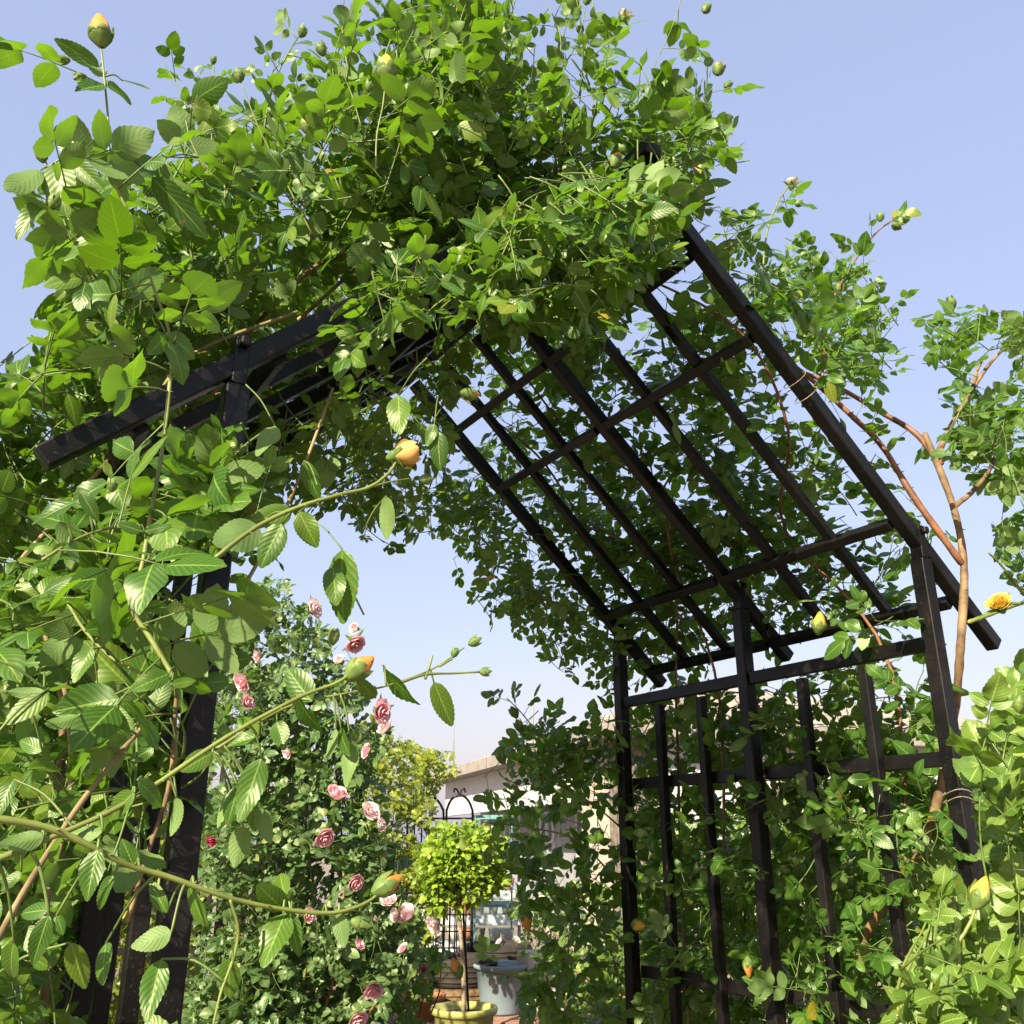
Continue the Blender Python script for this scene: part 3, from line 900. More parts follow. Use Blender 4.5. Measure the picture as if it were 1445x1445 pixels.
for bx, by, tx, ty, t, pale in ML:
    b = G(bx, by, t); e = G(tx, ty, t + random.uniform(-0.02, 0.02))
    d = e - b; L = np.linalg.norm(d)
    L *= random.uniform(0.86, 0.98)
    n = nrm(CAM - b) * 0.8 + rng.normal(size=3) * 0.30 + K * 0.25 - U * 0.3
    if pale: n = -nrm(CAM - b) * 0.8 + rng.normal(size=3) * 0.25 + U * 0.3
    A2.add(b, d, n, L, random.uniform(0.75, 1.1))
    k = np.argmin(((nodes - b) ** 2).sum(1))
    c = nodes[k]
    if np.linalg.norm(c - b) > 0.09: c = b + nrm(rng.normal(size=3) + K * 0.3 + V * 0.8) * 0.06
    A.st.add(spline([c, (c + b) / 2 + K * 0.006, b], 4), 0.0011, 0.0008, 5)
# clusters of leaves along the traced canes
for kind, pts, t0, t1, r0, r1, th in TR:
    c = spline(trace(A, pts, t0, t1), 7)
    if r0 > 0.0045: continue
    for i in range(3, len(c) - 3, 6):
        if t0 < -0.45: continue
        tg = nrm(c[i + 1] - c[i - 1]); px, py, _ = axes(tg); a = i * 2.4
        dd = (px * math.cos(a) + py * math.sin(a)) + tg * 0.4
        compound(A, c[i], dd, leafnormal(dd), random.uniform(0.04, 0.055), 2 if random.random() < 0.6 else 1)
A2.build('foliage', M['leaf_a'], A.root)
def flower_at(P, kind, x, y, t, dx, dy, rpx, mat, plane=G, dz=0.0, **kw):
    """dx, dy: heading of the flower in the picture; rpx: half width in photo pixels"""
    p = plane(x, y, t); z = proj(p)[2]
    r = rpx / FPX * z
    tip = plane(x + dx * 10, y + dy * 10, t)
    d = nrm(tip - p) + nrm(CAM - p) * dz
    if kind == 'bud': return bud(P.root, p, d, r, mat, **kw)
    return rose(P.root, p, d, r, mat, **kw)
flower_at(A, 'bud', 143, 58, -0.30, -0.1, -1, 15, M['orange'], show=0.75, label='orange bud on the tallest shoot at the left')
flower_at(A, 'rose', 559, 643, -0.46, 0.9, -0.25, 21, M['peach'], openness=0.2, npet=18, res=8, dz=0.4, label='half open peach rose')
flower_at(A, 'bud', 495, 952, -0.48, 0.85, -0.65, 15, M['orange'], show=0.55)
flower_at(A, 'bud', 533, 1256, -0.50, 0.85, -0.5, 14, M['orange'], show=0.45)
flower_at(A, 'bud', 545, 108, -0.25, 0.0, -1, 13, M['yellow'], show=0.7)
flower_at(A, 'bud', 620, 72, -0.1, -0.2, -1, 9, M['cream'], show=0.9)
flower_at(A, 'rose', 722, 300, -0.17, 0.3, -0.5, 13, M['yellow'], openness=0.5, npet=14, dz=0.6)
flower_at(A, 'rose', 735, 335, -0.10, -0.2, 0.5, 9, M['orange'], openness=0.7, npet=12, dz=0.6)
flower_at(A, 'bud', 866, 232, -0.15, 0.4, -0.8, 9, M['orange'], show=0.8)
flower_at(A, 'rose', 276, 160, -0.25, 0.3, -0.5, 12, M['cream'], openness=0.6, npet=14, dz=0.3)
flower_at(A, 'bud', 433, 184, -0.2, -0.1, -1, 8, M['orange'], show=0.5)
flower_at(A, 'bud', 1013, 102, 0.0, 0.2, -1, 8, M['orange'], show=0.6)
flower_at(A, 'rose', 880, 25, 0.0, 0.3, -1, 10, M['cream'], openness=0.6, npet=12, dz=0.2)
flower_at(A, 'bud', 655, 555, -0.1, 1, 0.1, 9, M['orange'], show=0.4)
flower_at(A, 'rose', 690, 812, LEN + 0.1, 0.5, 0.6, 8, M['yellow'], openness=0.3, npet=10, dz=0.4)
flower_at(A, 'bud', 565, 430, -0.05, -0.3, 0.6, 8, M['orange'], show=0.7)
for x, y, t, dx, dy, r in ((60, 225, -.32, -.2, -1, 9), (72, 292, -.33, .4, -.8, 9), (338, 112, -.15, -.1, -1, 8), (455, 75, -.1, -.3, -1, 8), (520, 125, -.2, .1, -1, 6),
                     (575, 130, -.2, .2, -1, 7), (465, 165, -.2, .3, -1, 6), (95, 85, -.3, -1, -.05, 7), (118, 108, -.3, -.9, .2, 7), (380, 155, -.15, .8, .6, 6),
                     (820, 45, .1, -.3, -1, 6), (665, 908, -.46, .9, -.5, 8), (640, 925, -.46, .4, -.9, 6), (680, 948, -.46, 1, 0, 7), (595, 676, -.46, 1, .1, 8),
                     (800, 120, .0, -.3, -1, 6), (1025, 122, .05, .8, -.8, 6), (995, 15, .0, .5, -.8, 7), (158, 690, -.4, .1, -1, 8), (470, 905, -.4, .1, -1, 9), (500, 1300, -.5, .9, .3, 10), (880, 215, -.1, -.4, -1, 6)):
    flower_at(A, 'bud', x, y, t, dx, dy, r * 0.85, M['cream'], show=0.06)
for p_, d_ in TOPBUDS:
    bud(A.root, p_, d_, random.uniform(0.006, 0.010), M[random.choice(('orange', 'cream', 'yellow'))], show=random.choice((0.06, 0.06, 0.5, 0.8)))
# fork stalks of the dark buds at the end of the long stem
for pts in ([(560, 965), (600, 952), (640, 950), (676, 948)], [(620, 940), (638, 930)], [(600, 958), (606, 940), (610, 925)]):
    A.cane('cane_green', trace(A, pts, -0.46), 0.0014, 0.001, 5)
A.finish()

# ================================================================== plant B: right climbing rose
B = Plant('climbing_rose', W(0.10, 0.35, -HC), 'climbing rose with a bare brown trunk growing up the right side of the black arch', 'climbing rose', M['leaf_b'], T_MID)
tB = masked(RIGHT, [[(1095, 500), (1150, 560), (1150, 600), (1100, 560)]])
trunk = [W(0.10, 0.35, -HC), W(0.10, 0.42, -0.6), SP(1215, 1345, 0.12), SP(1285, 1230, 0.10), SP(1320, 1140, 0.09), SP(1346, 1010, 0.08), G(1356, 900, -0.05), G(1360, 800, -0.05), G(1345, 715, -0.05), G(1305, 612, -0.04)]
B.cane('cane_brown', trunk, 0.0125, 0.0075, 8, 26, 9)
TB = [
    ('cane_red', [(1357, 795), (1290, 702), (1245, 630), (1200, 585), (1150, 540), (1100, 500)], -0.05, 0.15, 0.0085, 0.005, 14),
    ('cane_red', [(1328, 655), (1290, 610), (1240, 580), (1180, 545), (1120, 520)], -0.04, 0.2, 0.008, 0.005, 12),
    ('cane_brown', [(1319, 648), (1347, 592), (1372, 550), (1397, 513), (1420, 490), (1450, 470)], -0.04, -0.04, 0.0075, 0.003, 8),
    ('cane_brown', [(1345, 716), (1372, 694), (1395, 665), (1410, 630)], -0.05, -0.07, 0.007, 0.004, 4),
    ('cane_brown', [(1372, 550), (1378, 525), (1385, 510)], -0.04, -0.04, 0.005, 0.004, 2),
    ('cane_green', [(1366, 878), (1400, 866), (1445, 850), (1490, 840)], -0.06, -0.12, 0.005, 0.004, 3),
    ('cane_green', [(1445, 840), (1415, 800), (1395, 780)], -0.1, -0.1, 0.004, 0.002, 3),
    ('cane_green', [(1075, 400), (1082, 330), (1098, 285), (1113, 262)], 0.15, 0.15, 0.003, 0.002, 4),
    ('cane_red', [(1160, 545), (1163, 490), (1170, 435), (1205, 370), (1240, 325), (1272, 305)], 0.12, 0.1, 0.004, 0.002, 8),
    ('cane_green', [(1230, 470), (1250, 440), (1262, 432)], 0.1, 0.1, 0.002, 0.0015, 0),
]
for kind, pts, t0, t1, r0, r1, th in TB:
    B.cane(kind, trace(B, pts, t0, t1), r0, r1, 7, th)
# canes laid over the right slope
for k in range(3):
    t0 = random.uniform(0.1, LEN)
    B.cane('cane_red' if k % 2 else 'cane_brown', [W(0.12, t0, -HC), W(0.09, t0, -0.4), W(0.12, t0 + random.uniform(-0.1, 0.1), 0.4)] +
           [ROOF(1, q, t0 + random.uniform(-0.2, 0.2), random.uniform(0.05, 0.12)) for q in (0.1, 0.35, 0.6, 0.9)], 0.005, 0.003, 6, 12)
cnt = 0
for _ in range(5000):
    q = random.uniform(-0.25, 1.0); t = random.uniform(-0.05, LEN + 0.25)
    b = ROOF(1, q, t, abs(random.gauss(0, 0.11)) + 0.035)
    if not tB(b): continue
    if not clump(b, 4.5, -0.17): continue
    d = rn[1] * 0.4 + rng.normal(size=3) * 0.75
    if d @ rn[1] < -0.1: d = d - 2 * rn[1] * (d @ rn[1])
    if shoot(B, b, d, random.uniform(0.07, 0.16), random.uniform(0.046, 0.064), random.choice((3, 4, 4)), tB, 0.0, nup=0.7, nsun=0.5, nrnd=0.5): cnt += 1
    if cnt > 370: break
print('B roof shoots', cnt)
PAN = [(690, 1010), (760, 985), (870, 985), (1040, 950), (1300, 890), (1350, 920), (1370, 1100), (1400, 1300), (1400, 1480), (880, 1480), (880, 1000)]
tP = masked(PAN)
cnt = 0
for _ in range(7000):
    t = random.uniform(-0.05, LEN + 0.2); z = random.uniform(-0.95, 0.50)
    b = W(abs(random.gauss(0, 0.13)) + 0.035, t, z)
    if not tP(b): continue
    if not clump(b, 5.0, -0.28): continue
    d = U * 0.4 + K * 0.1 - V * 0.1 + rng.normal(size=3) * 0.75
    if d @ U < -0.15: d = d - 2 * U * (d @ U)
    if shoot(B, b, d, random.uniform(0.07, 0.16), random.uniform(0.048, 0.068), random.choice((3, 4)), tP, 0.05): cnt += 1
    if cnt > 480: break
print('B panel shoots', cnt)
# a few shoots pushing through to the inside of the panel
for x, y, tt in ((1110, 1010, -0.05), (1190, 1230, -0.06), (1150, 1340, -0.06), (1000, 1330, -0.05), (985, 1260, -0.04), (1160, 850, -0.02), (940, 1210, -0.04), (1000, 1130, -0.05), (1180, 1110, -0.05),
                 (1260, 870, -0.05), (1230, 1160, -0.05), (1120, 1440, -0.05), (910, 1020, -0.05), (1290, 1000, -0.04)):
    b = SP(x, y, 0.02)
    shoot(B, b, -U * 0.6 - K * 0.2 + rng.normal(size=3) * 0.6, 0.10, random.uniform(0.045, 0.06), 3, None, -0.05)
for _ in range(34):
    x, y = random.uniform(890, 1330), random.uniform(1120, 1445)
    b = SP(x, y, 0.02)
    shoot(B, b, -U * 0.55 - K * 0.15 + rng.normal(size=3) * 0.6, random.uniform(0.07, 0.13), random.uniform(0.042, 0.058), 3, tP, -0.05)
# upper right shoots against the sky
UR = [(1290, 440), (1330, 425), (1400, 430), (1470, 430), (1470, 900), (1400, 840), (1390, 760), (1420, 700), (1380, 680), (1310, 640), (1330, 590), (1340, 520), (1310, 540), (1300, 500)]
tU = masked(UR, [[(1385, 500), (1430, 510), (1420, 540), (1380, 540)]])
cnt = 0
for _ in range(4000):
    b = G(random.uniform(1300, 1470), random.uniform(430, 900), random.uniform(-0.25, 0.15))
    x, y, z = proj(b)
    if not tU(b) or not clump(b, 6.5, -0.2): continue
    if shoot(B, b, K * 0.3 + rng.normal(size=3) * 0.6, random.uniform(0.06, 0.14), random.uniform(0.046, 0.062), 3, tU): cnt += 1
    if cnt > 85: break
print('B upper right', cnt)
for kind, pts, t0, t1, r0, r1, th in TB[7:10] + TB[:2]:
    c = spline(trace(B, pts, t0, t1), 7)
    for i in range(2, len(c) - 4, 3):
        tg = nrm(c[i + 1] - c[i - 1]); px, py, _ = axes(tg); a = i * 2.4
        dd = (px * math.cos(a) + py * math.sin(a)) + tg * 0.4
        compound(B, c[i], dd, leafnormal(dd), random.uniform(0.036, 0.048), 2 if random.random() < 0.6 else 1)
RT = [(1040, 200), (1110, 330), (1290, 300), (1290, 520), (1240, 560), (1130, 520), (1040, 400), (1000, 330)]
tR = masked(RT, [[(1125, 200), (1260, 200), (1260, 290), (1180, 360), (1125, 310)], [(1230, 360), (1300, 320), (1300, 470), (1262, 430)]])
cnt = 0
for _ in range(900):
    b = G(random.uniform(1030, 1290), random.uniform(230, 560), random.uniform(0.0, 0.4))
    if not tR(b) or not clump(b, 6.0, -0.1): continue
    if shoot(B, b, K * 0.6 + rng.normal(size=3) * 0.5, random.uniform(0.07, 0.14), random.uniform(0.040, 0.052), 4, tR): cnt += 1
    if cnt > 46: break
# far end: foliage hanging beyond the last rafter and round the far post
FAR = [(600, 640), (660, 660), (720, 700), (800, 800), (880, 880), (960, 960), (880, 1000), (760, 930), (700, 890), (640, 830), (635, 780), (590, 770)]
tF = masked(FAR)
cnt = 0
for _ in range(1500):
    q = random.uniform(-0.2, 0.8); t = LEN + random.uniform(-0.08, 0.45)
    b = ROOF(1, q, t, random.uniform(-0.15, 0.15))
    if not tF(b): continue
    if not clump(b, 5.5, -0.25): continue
    if shoot(B, b, -K * 0.2 + V * 0.3 + rng.normal(size=3) * 0.7, random.uniform(0.08, 0.16), random.uniform(0.040, 0.052), 4, tF, -0.05): cnt += 1
    if cnt > 85: break
print('B far', cnt)
FP = [(690, 1090), (700, 1030), (760, 985), (890, 990), (905, 1480), (760, 1480), (720, 1440), (730, 1390), (760, 1300), (720, 1260), (690, 1200), (665, 1140)]
tFP = masked(FP)
cnt = 0
for _ in range(2500):
    b = W(random.uniform(-0.25, 0.15), LEN + random.uniform(0.0, 0.4), random.uniform(-1.0, 0.42))
    if not tFP(b): continue
    if not clump(b, 5.0, -0.05): continue
    if shoot(B, b, -U * 0.3 + rng.normal(size=3) * 0.7, random.uniform(0.08, 0.17), random.uniform(0.050, 0.066), 4, tFP, 0.0): cnt += 1
    if cnt > 120: break
print('B far post', cnt)
def leafy(P, px, plane, t, n0=2, step=3, size=(0.04, 0.055), r0=0.003, r1=0.0016, kind='cane_green'):
    c = P.cane(kind, [plane(x, y, t) for x, y in px], r0, r1, 7, 2)
    for i in range(n0, len(c) - 1, step):
        tg = nrm(c[i + 1] - c[i - 1]); qx, qy, _ = axes(tg); a = i * 2.4
        dd = (qx * math.cos(a) + qy * math.sin(a)) + tg * 0.4
        compound(P, c[i], dd, leafnormal(dd), random.uniform(*size), 2 if random.random() < 0.6 else 1)
    return c
for px in ([(880, 1090), (820, 1075), (770, 1045), (735, 1005), (715, 985)], [(890, 1180), (830, 1130), (770, 1100), (710, 1065)], [(885, 1260), (820, 1190), (760, 1170), (680, 1160)],
           [(880, 1330), (800, 1260), (740, 1230), (690, 1215)], [(880, 1440), (800, 1400), (740, 1380), (680, 1372)], [(880, 940), (800, 870), (720, 800), (655, 735)]):
    leafy(B, px, G, LEN + 0.12)
flower_at(B, 'rose', 1117, 262, 0.15, 0.0, -1, 11, M['cream'], openness=0.35, npet=16, dz=0.3, label='open cream rose')
flower_at(B, 'bud', 1268, 308, 0.1, 0.9, -0.4, 10, M['cream'], show=0.75)
flower_at(B, 'bud', 1125, 288, 0.15, 0.6, -0.3, 5, M['cream'], show=0.05)
flower_at(B, 'bud', 1242, 310, 0.1, 0, -1, 5, M['cream'], show=0.05)
flower_at(B, 'bud', 1262, 318, 0.1, 1, .2, 6, M['cream'], show=0.1)
flower_at(B, 'bud', 1130, 468, 0.2, 1, .0, 8, M['yellow'], show=0.6)
flower_at(B, 'bud', 840, 440, -0.02, 1, .0, 8, M['orange'], show=0.7)
flower_at(B, 'bud', 1172, 1130, -0.03, .8, -.4, 8, M['yellow'], show=0.5, plane=SP)
flower_at(B, 'bud', 1155, 890, -0.03, .1, -1, 9, M['yellow'], show=0.7, plane=SP)
flower_at(B, 'bud', 895, 1305, -0.04, .9, .1, 8, M['yellow'], show=0.7, plane=SP)
flower_at(B, 'bud', 1055, 1355, -0.04, .1, 1, 7, M['orange'], show=0.8, plane=SP)
flower_at(B, 'rose', 1412, 856, -0.15, -.3, -.6, 18, M['yellow'], openness=0.8, npet=16, dz=0.4, label='overblown yellow rose at the right edge')
flower_at(B, 'bud', 648, 1375, LEN + 0.15, -.4, -1, 8, M['orange'], show=0.7)
flower_at(B, 'bud', 740, 1285, LEN + 0.15, .2, 1, 9, M['orange'], show=0.8)
for x, y, t in ((710, 1075, LEN + .12), (735, 1030, LEN + .12), (728, 1010, LEN + .12), (690, 1215, LEN + .12), (1345, 432, -.05)):
    flower_at(B, 'bud', x, y, t, -.4, -.8, 6, M['cream'], show=0.05)
B.finish()

# ================================================================== plant C: pale rose bush, bottom right
C = Plant('rose_bush', (0.95, 1.30, 0), 'pale green rose bush with a single yellow bud in front of the right arch post', 'rose bush', M['leaf_c'], T_ROUND)
CB = [(1245, 1480), (1260, 1380), (1300, 1330), (1290, 1270), (1330, 1230), (1380, 1240), (1385, 1150), (1355, 1100), (1365, 1030), (1390, 970), (1420, 930), (1480, 900), (1480, 1480)]
tC = masked(CB)
for k in range(7):
    x = random.uniform(1270, 1440)
    C.cane('cane_green', [(0.95 + random.uniform(-.1, .1), 1.30 + random.uniform(-.1, .1), 0.0), F(x + 20, 1600, 1.35), F(x + 30, random.uniform(1250, 1420), random.uniform(1.35, 1.6))], 0.004, 0.0012, 8, 10)
cnt = 0
for _ in range(2500):
    b = F(random.uniform(1230, 1520), random.uniform(900, 1600), random.uniform(1.2, 1.75))
    if not tC(b) or not clump(b, 6.0, -0.3): continue
    if shoot(C, b, K * 0.5 + rng.normal(size=3) * 0.5, random.uniform(0.06, 0.13), random.uniform(0.042, 0.055), 4, tC, nup=0.4, nsun=0.55, nrnd=0.55): cnt += 1
    if cnt > 95: break
print('C', cnt)
flower_at(C, 'bud', 1377, 1275, 1.2, .4, -1, 13, M['yellow'], show=0.8, plane=F)
flower_at(C, 'bud', 1345, 1250, 1.22, -.1, -1, 8, M['cream'], show=0.03, plane=F)
flower_at(C, 'bud', 1347, 1290, 1.22, -.1, -1, 8, M['cream'], show=0.03, plane=F)
flower_at(C, 'bud', 1437, 1000, 1.3, 0, -1, 8, M['cream'], show=0.03, plane=F)
C.cane('cane_green', [F(x, y, 1.21) for x, y in ((1355, 1400), (1352, 1340), (1348, 1290), (1345, 1252))], 0.003, 0.002, 6)
C.cane('cane_green', [F(x, y, 1.2) for x, y in ((1352, 1330), (1370, 1300), (1377, 1277))], 0.0024, 0.002, 6)
C.finish()

# ================================================================== plant E: pink rose
E = Plant('pink_rose', (-0.9, 4.25, 0), 'tall rose bush full of double pink blooms beyond the left posts of the arch', 'rose bush', M['leaf_p'], T_ROUND)
PK = [(290, 870), (340, 830), (395, 800), (440, 850), (465, 875), (490, 905), (520, 985), (545, 1045), (545, 1110), (560, 1180), (590, 1250), (600, 1310), (590, 1400), (580, 1480), (250, 1480)]
tK = masked(PK)
for k in range(10):
    x = random.uniform(300, 560)
    E.cane('cane_red' if k % 2 else 'cane_green', [(-0.9 + random.uniform(-.35, .35), 4.25 + random.uniform(-.2, .3), 0.0), F(x + random.uniform(-30, 30), 1350, random.uniform(4.1, 4.4)), F(x * 0.6 + 170, random.uniform(1000, 1200), random.uniform(4.1, 4.4))], 0.009, 0.003, 8, 10)
cnt = 0
for _ in range(9000):
    b = F(random.uniform(270, 600), random.uniform(800, 1560), 3.95 + abs(random.gauss(0, 0.38)))
    if not tK(b) or not clump(b, 3.2, -0.30): continue
    if shoot(E, b, K * 0.3 - np.array([0, .3, 0]) + rng.normal(size=3) * 0.6, random.uniform(0.11, 0.24), random.uniform(0.046, 0.066), 5, tK, nup=0.4, nsun=0.7, nrnd=0.45): cnt += 1
    if cnt > 520: break
print('E', cnt)
PB = [(500, 905, 14, 'pink'), (535, 1003, 15, 'pink'), (520, 1060, 10, 'pink'), (440, 860, 13, 'pale_pink'), (475, 1125, 15, 'pink'), (457, 1178, 14, 'pink'),
      (521, 1147, 13, 'pale_pink'), (499, 1243, 12, 'pink'), (433, 1292, 10, 'pink'), (548, 1274, 12, 'pale_pink'), (577, 1293, 15, 'pale_pink'), (527, 1393, 14, 'pink'),
      (502, 1436, 15, 'pink'), (345, 960, 13, 'pink'), (366, 925, 9, 'pink'), (347, 992, 11, 'pink'), (300, 1184, 8, 'hot_pink'), (546, 1030, 12, 'pale_pink'),
      (377, 868, 11, 'pale_pink'), (481, 933, 9, 'pale_pink'), (615, 1302, 12, 'pale_pink'), (505, 1335, 8, 'pink'), (535, 1165, 9, 'pale_pink'), (407, 1060, 8, 'pale_pink'),
      (570, 1340, 8, 'pink'), (502, 887, 8, 'pale_pink'), (560, 1290, 9, 'pale_pink')]
for x, y, r, m in PB:
    flower_at(E, 'rose', x, y, random.uniform(3.68, 3.80), random.uniform(-.4, .6), random.uniform(-.6, .5), r * 1.08, M[m], plane=F, dz=random.uniform(0.5, 1.1), openness=random.uniform(0.4, 0.9), npet=20, res=5)
E.finish()

# black iron trellis the pink rose climbs on
tre = empty('iron_trellis', (-1.25, 4.6, 0), 'black iron trellis with a curved top rail behind the pink rose', 'trellis')
def rod(name, pts, r, parent, mat='paint', n=6):
    return Tubes().add(spline(pts, n), r, r, 7).build(name, M[mat], parent)
xa, xb, yt = -2.0, -0.75, 4.62
for i in range(12):
    f = i / 11
    x = xa + (xb - xa) * f; top = 1.35 + 0.95 * math.sin(math.pi * (0.25 + 0.5 * f)) - 0.12
    MB().bar((x, yt + 0.1 * f, 0), (x, yt + 0.1 * f, top), 0.016, 0.016, (0, 1, 0)).build('bar', M['paint'], tre)
rod('curved_rail', [(xa + (xb - xa) * f, yt + 0.1 * f - 0.02, 1.35 + 0.95 * math.sin(math.pi * (0.25 + 0.5 * f)) - 0.12) for f in np.linspace(0, 1, 9)], 0.016, tre)
for z in (0.25, 0.95):
    MB().bar((xa, yt - 0.022, z), (xb, yt + 0.078, z), 0.02, 0.03, K).build('rail', M['paint'], tre)

# ================================================================== shrubs behind
def shrub(name, label, base, outline, drange, yr, n, size, mat, tmpl, seedthr=-0.2, cat='shrub', group=None, stems=6, trunkr=0.006, nsun=0.6, length=(0.08, 0.2)):
    P = Plant(name, base, label, cat, mat, tmpl, group)
    t = masked(outline)
    xs = [p[0] for p in outline]
    cnt = 0
    for _ in range(n * 12):
        b = F(random.uniform(min(xs), max(xs)), random.uniform(*yr), random.uniform(*drange))
        if b[2] < 0.05 or not t(b) or not clump(b, 3.5, seedthr): continue
        if shoot(P, b, K * 0.4 + rng.normal(size=3) * 0.6, random.uniform(*length), random.uniform(*size), 5, t, nsun=nsun): cnt += 1
        if cnt >= n: break
    for k in range(stems):
        x = random.uniform(*np.percentile(xs, (25, 75)))
        P.cane('cane_brown', [np.array(base) + rng.normal(size=3) * np.array([.1, .1, 0]), F(x, yr[1] * 0.75 + yr[0] * 0.25, sum(drange) / 2), F(x + random.uniform(-20, 20), yr[0] * 0.6 + yr[1] * 0.4, sum(drange) / 2)], trunkr, trunkr * 0.4, 6)
    return P
Y = shrub('flowering_shrub', 'yellow green flowering climber smothering the wrought iron screen at the back', (-1.3, 8.2, 0),
          [(500, 1010), (540, 1010), (570, 1040), (610, 1055), (640, 1060), (660, 1085), (640, 1110), (620, 1110), (612, 1180), (625, 1300), (610, 1350), (540, 1400), (490, 1400), (480, 1100)],
          (7.7, 9.0), (1000, 1440), 420, (0.045, 0.075), M['leaf_y'], T_LO, -0.3)
Y.finish()
for nm, lab, base, outl, dr, yr, n, size, mat, thr in (
    ('garden_shrub', 'sunlit green shrub seen between the left arch bars', (-2.9, 5.3, 0), [(-80, 960), (60, 930), (150, 950), (270, 980), (300, 1040), (300, 1480), (-80, 1480)], (4.8, 5.8), (900, 1500), 420, (0.055, 0.085), 'leaf_y', -0.3),
    ('rose_shrub', 'rose shrub with pale cream blooms behind the blue bin', (0.75, 5.4, 0), [(690, 1330), (715, 1270), (760, 1250), (830, 1240), (900, 1240), (960, 1230), (960, 1480), (800, 1480), (775, 1370)], (4.6, 5.8), (1200, 1480), 200, (0.035, 0.055), 'leaf_c', -0.2),
    ('garden_shrub', 'bright green shrub behind the lattice of the right arch side', (2.0, 5.2, 0), [(900, 1190), (960, 1120), (1000, 1150), (1090, 1110), (1150, 1150), (1250, 1100), (1330, 1120), (1480, 1100), (1480, 1480), (900, 1480)], (4.6, 6.0), (1080, 1480), 620, (0.05, 0.075), 'leaf_c', -0.35),
    ('rose_shrub', 'tall dark green rose shrub right of the arch trunk', (2.0, 2.9, 0), [(1335, 1080), (1400, 960), (1480, 900), (1480, 1480), (1360, 1480), (1340, 1250)], (2.5, 3.3), (900, 1480), 110, (0.045, 0.06), 'leaf_b', -0.2),
    ('rose_shrub', 'low rose shrub with pink blooms beside the terracotta pots', (-0.75, 5.2, 0), [(480, 1330), (540, 1290), (600, 1290), (640, 1330), (630, 1400), (600, 1430), (590, 1480), (480, 1480)], (4.6, 5.4), (1290, 1480), 110, (0.035, 0.05), 'leaf_b', -0.15),
):
    Pn = shrub(nm, lab, base, outl, dr, yr, n, size, M[mat], T_LO if dr[0] > 3.5 else T_ROUND, thr)
    if 'cream' in lab:
        for x, y, r, m in ((770, 1315, 6, 'cream'), (705, 1330, 5, 'pale_pink'), (728, 1328, 6, 'pale_pink'), (805, 1340, 5, 'cream'), (820, 1335, 5, 'cream'), (765, 1270, 6, 'cream'), (800, 1355, 6, 'cream'), (870, 1360, 6, 'cream'), (735, 1260, 6, 'cream')):
            flower_at(Pn, 'rose', x, y, 4.6, random.uniform(-.5, .5), -.4, r, M[m], plane=F, dz=0.7, openness=0.7, npet=12, res=4)
    if 'pink blooms' in lab:
        for x, y, r, m in ((598, 1370, 6, 'hot_pink'), (578, 1400, 6, 'yellow'), (570, 1345, 6, 'pale_pink'), (556, 1440, 8, 'pale_pink'), (600, 1385, 5, 'peach')):
            flower_at(Pn, 'rose', x, y, 4.6, random.uniform(-.5, .5), -.4, r, M[m], plane=F, dz=0.7, openness=0.7, npet=12, res=4)
    Pn.finish()

# ================================================================== things in the yard
M['pot_yellow'] = simple('yellow_pot', (0.26, 0.25, 0.065), (0.36, 0.34, 0.105), 9, 0.45, 0.1, 0.003)
M['soil'] = simple('soil', (0.03, 0.022, 0.015), (0.08, 0.055, 0.035), 40, 0.95, 0.8, 0.01)
M['rubber'] = simple('tyre_rubber', (0.011, 0.008, 0.006), (0.032, 0.023, 0.017), 14, 0.8, 0.4, 0.004)
M['wicker'] = simple('woven_brown', (0.045, 0.022, 0.009), (0.16, 0.092, 0.036), 25, 0.75, 0.6, 0.006)
M['bin'] = simple('blue_grey_plastic', (0.143, 0.198, 0.220), (0.198, 0.253, 0.275), 6, 0.5, 0.1, 0.003)
M['terracotta'] = simple('terracotta', (0.231, 0.083, 0.033), (0.319, 0.143, 0.061), 12, 0.8, 0.2, 0.003)
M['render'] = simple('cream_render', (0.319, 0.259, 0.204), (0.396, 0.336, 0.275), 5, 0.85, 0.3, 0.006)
M['roofing'] = simple('weathered_roof', (0.187, 0.149, 0.116), (0.341, 0.286, 0.237), 4, 0.9, 0.7, 0.02, lo=0.3, hi=0.6)
M['fascia'] = simple('grey_concrete', (0.19, 0.165, 0.145), (0.25, 0.22, 0.195), 5, 0.9, 0.3, 0.006)
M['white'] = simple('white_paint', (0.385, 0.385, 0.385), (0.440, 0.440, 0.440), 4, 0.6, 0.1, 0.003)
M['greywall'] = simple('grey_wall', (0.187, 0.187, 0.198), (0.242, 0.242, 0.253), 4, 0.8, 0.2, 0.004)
M['stone'] = simple('rough_stone', (0.077, 0.061, 0.047), (0.187, 0.154, 0.121), 9, 0.9, 0.8, 0.02)
M['chalk'] = simple('pale_block', (0.303, 0.275, 0.231), (0.396, 0.374, 0.330), 7, 0.85, 0.5, 0.01)
M['teal'] = simple('teal_frame', (0.09, 0.20, 0.19), (0.13, 0.26, 0.245), 12, 0.4, 0.0)
M['bark'] = simple('pale_bark', (0.121, 0.083, 0.050), (0.275, 0.220, 0.154), 30, 0.85, 0.6, 0.004)
m, nt, out = newmat('glass')
p = N(nt, 'ShaderNodeBsdfPrincipled'); p.inputs['Base Color'].default_value = (0.8, 0.95, 0.93, 1)
p.inputs['Roughness'].default_value = 0.03; p.inputs['Transmission Weight'].default_value = 1.0; p.inputs['IOR'].default_value = 1.45
nt.links.new(p.outputs[0], out.inputs[0])
M['glass'] = m

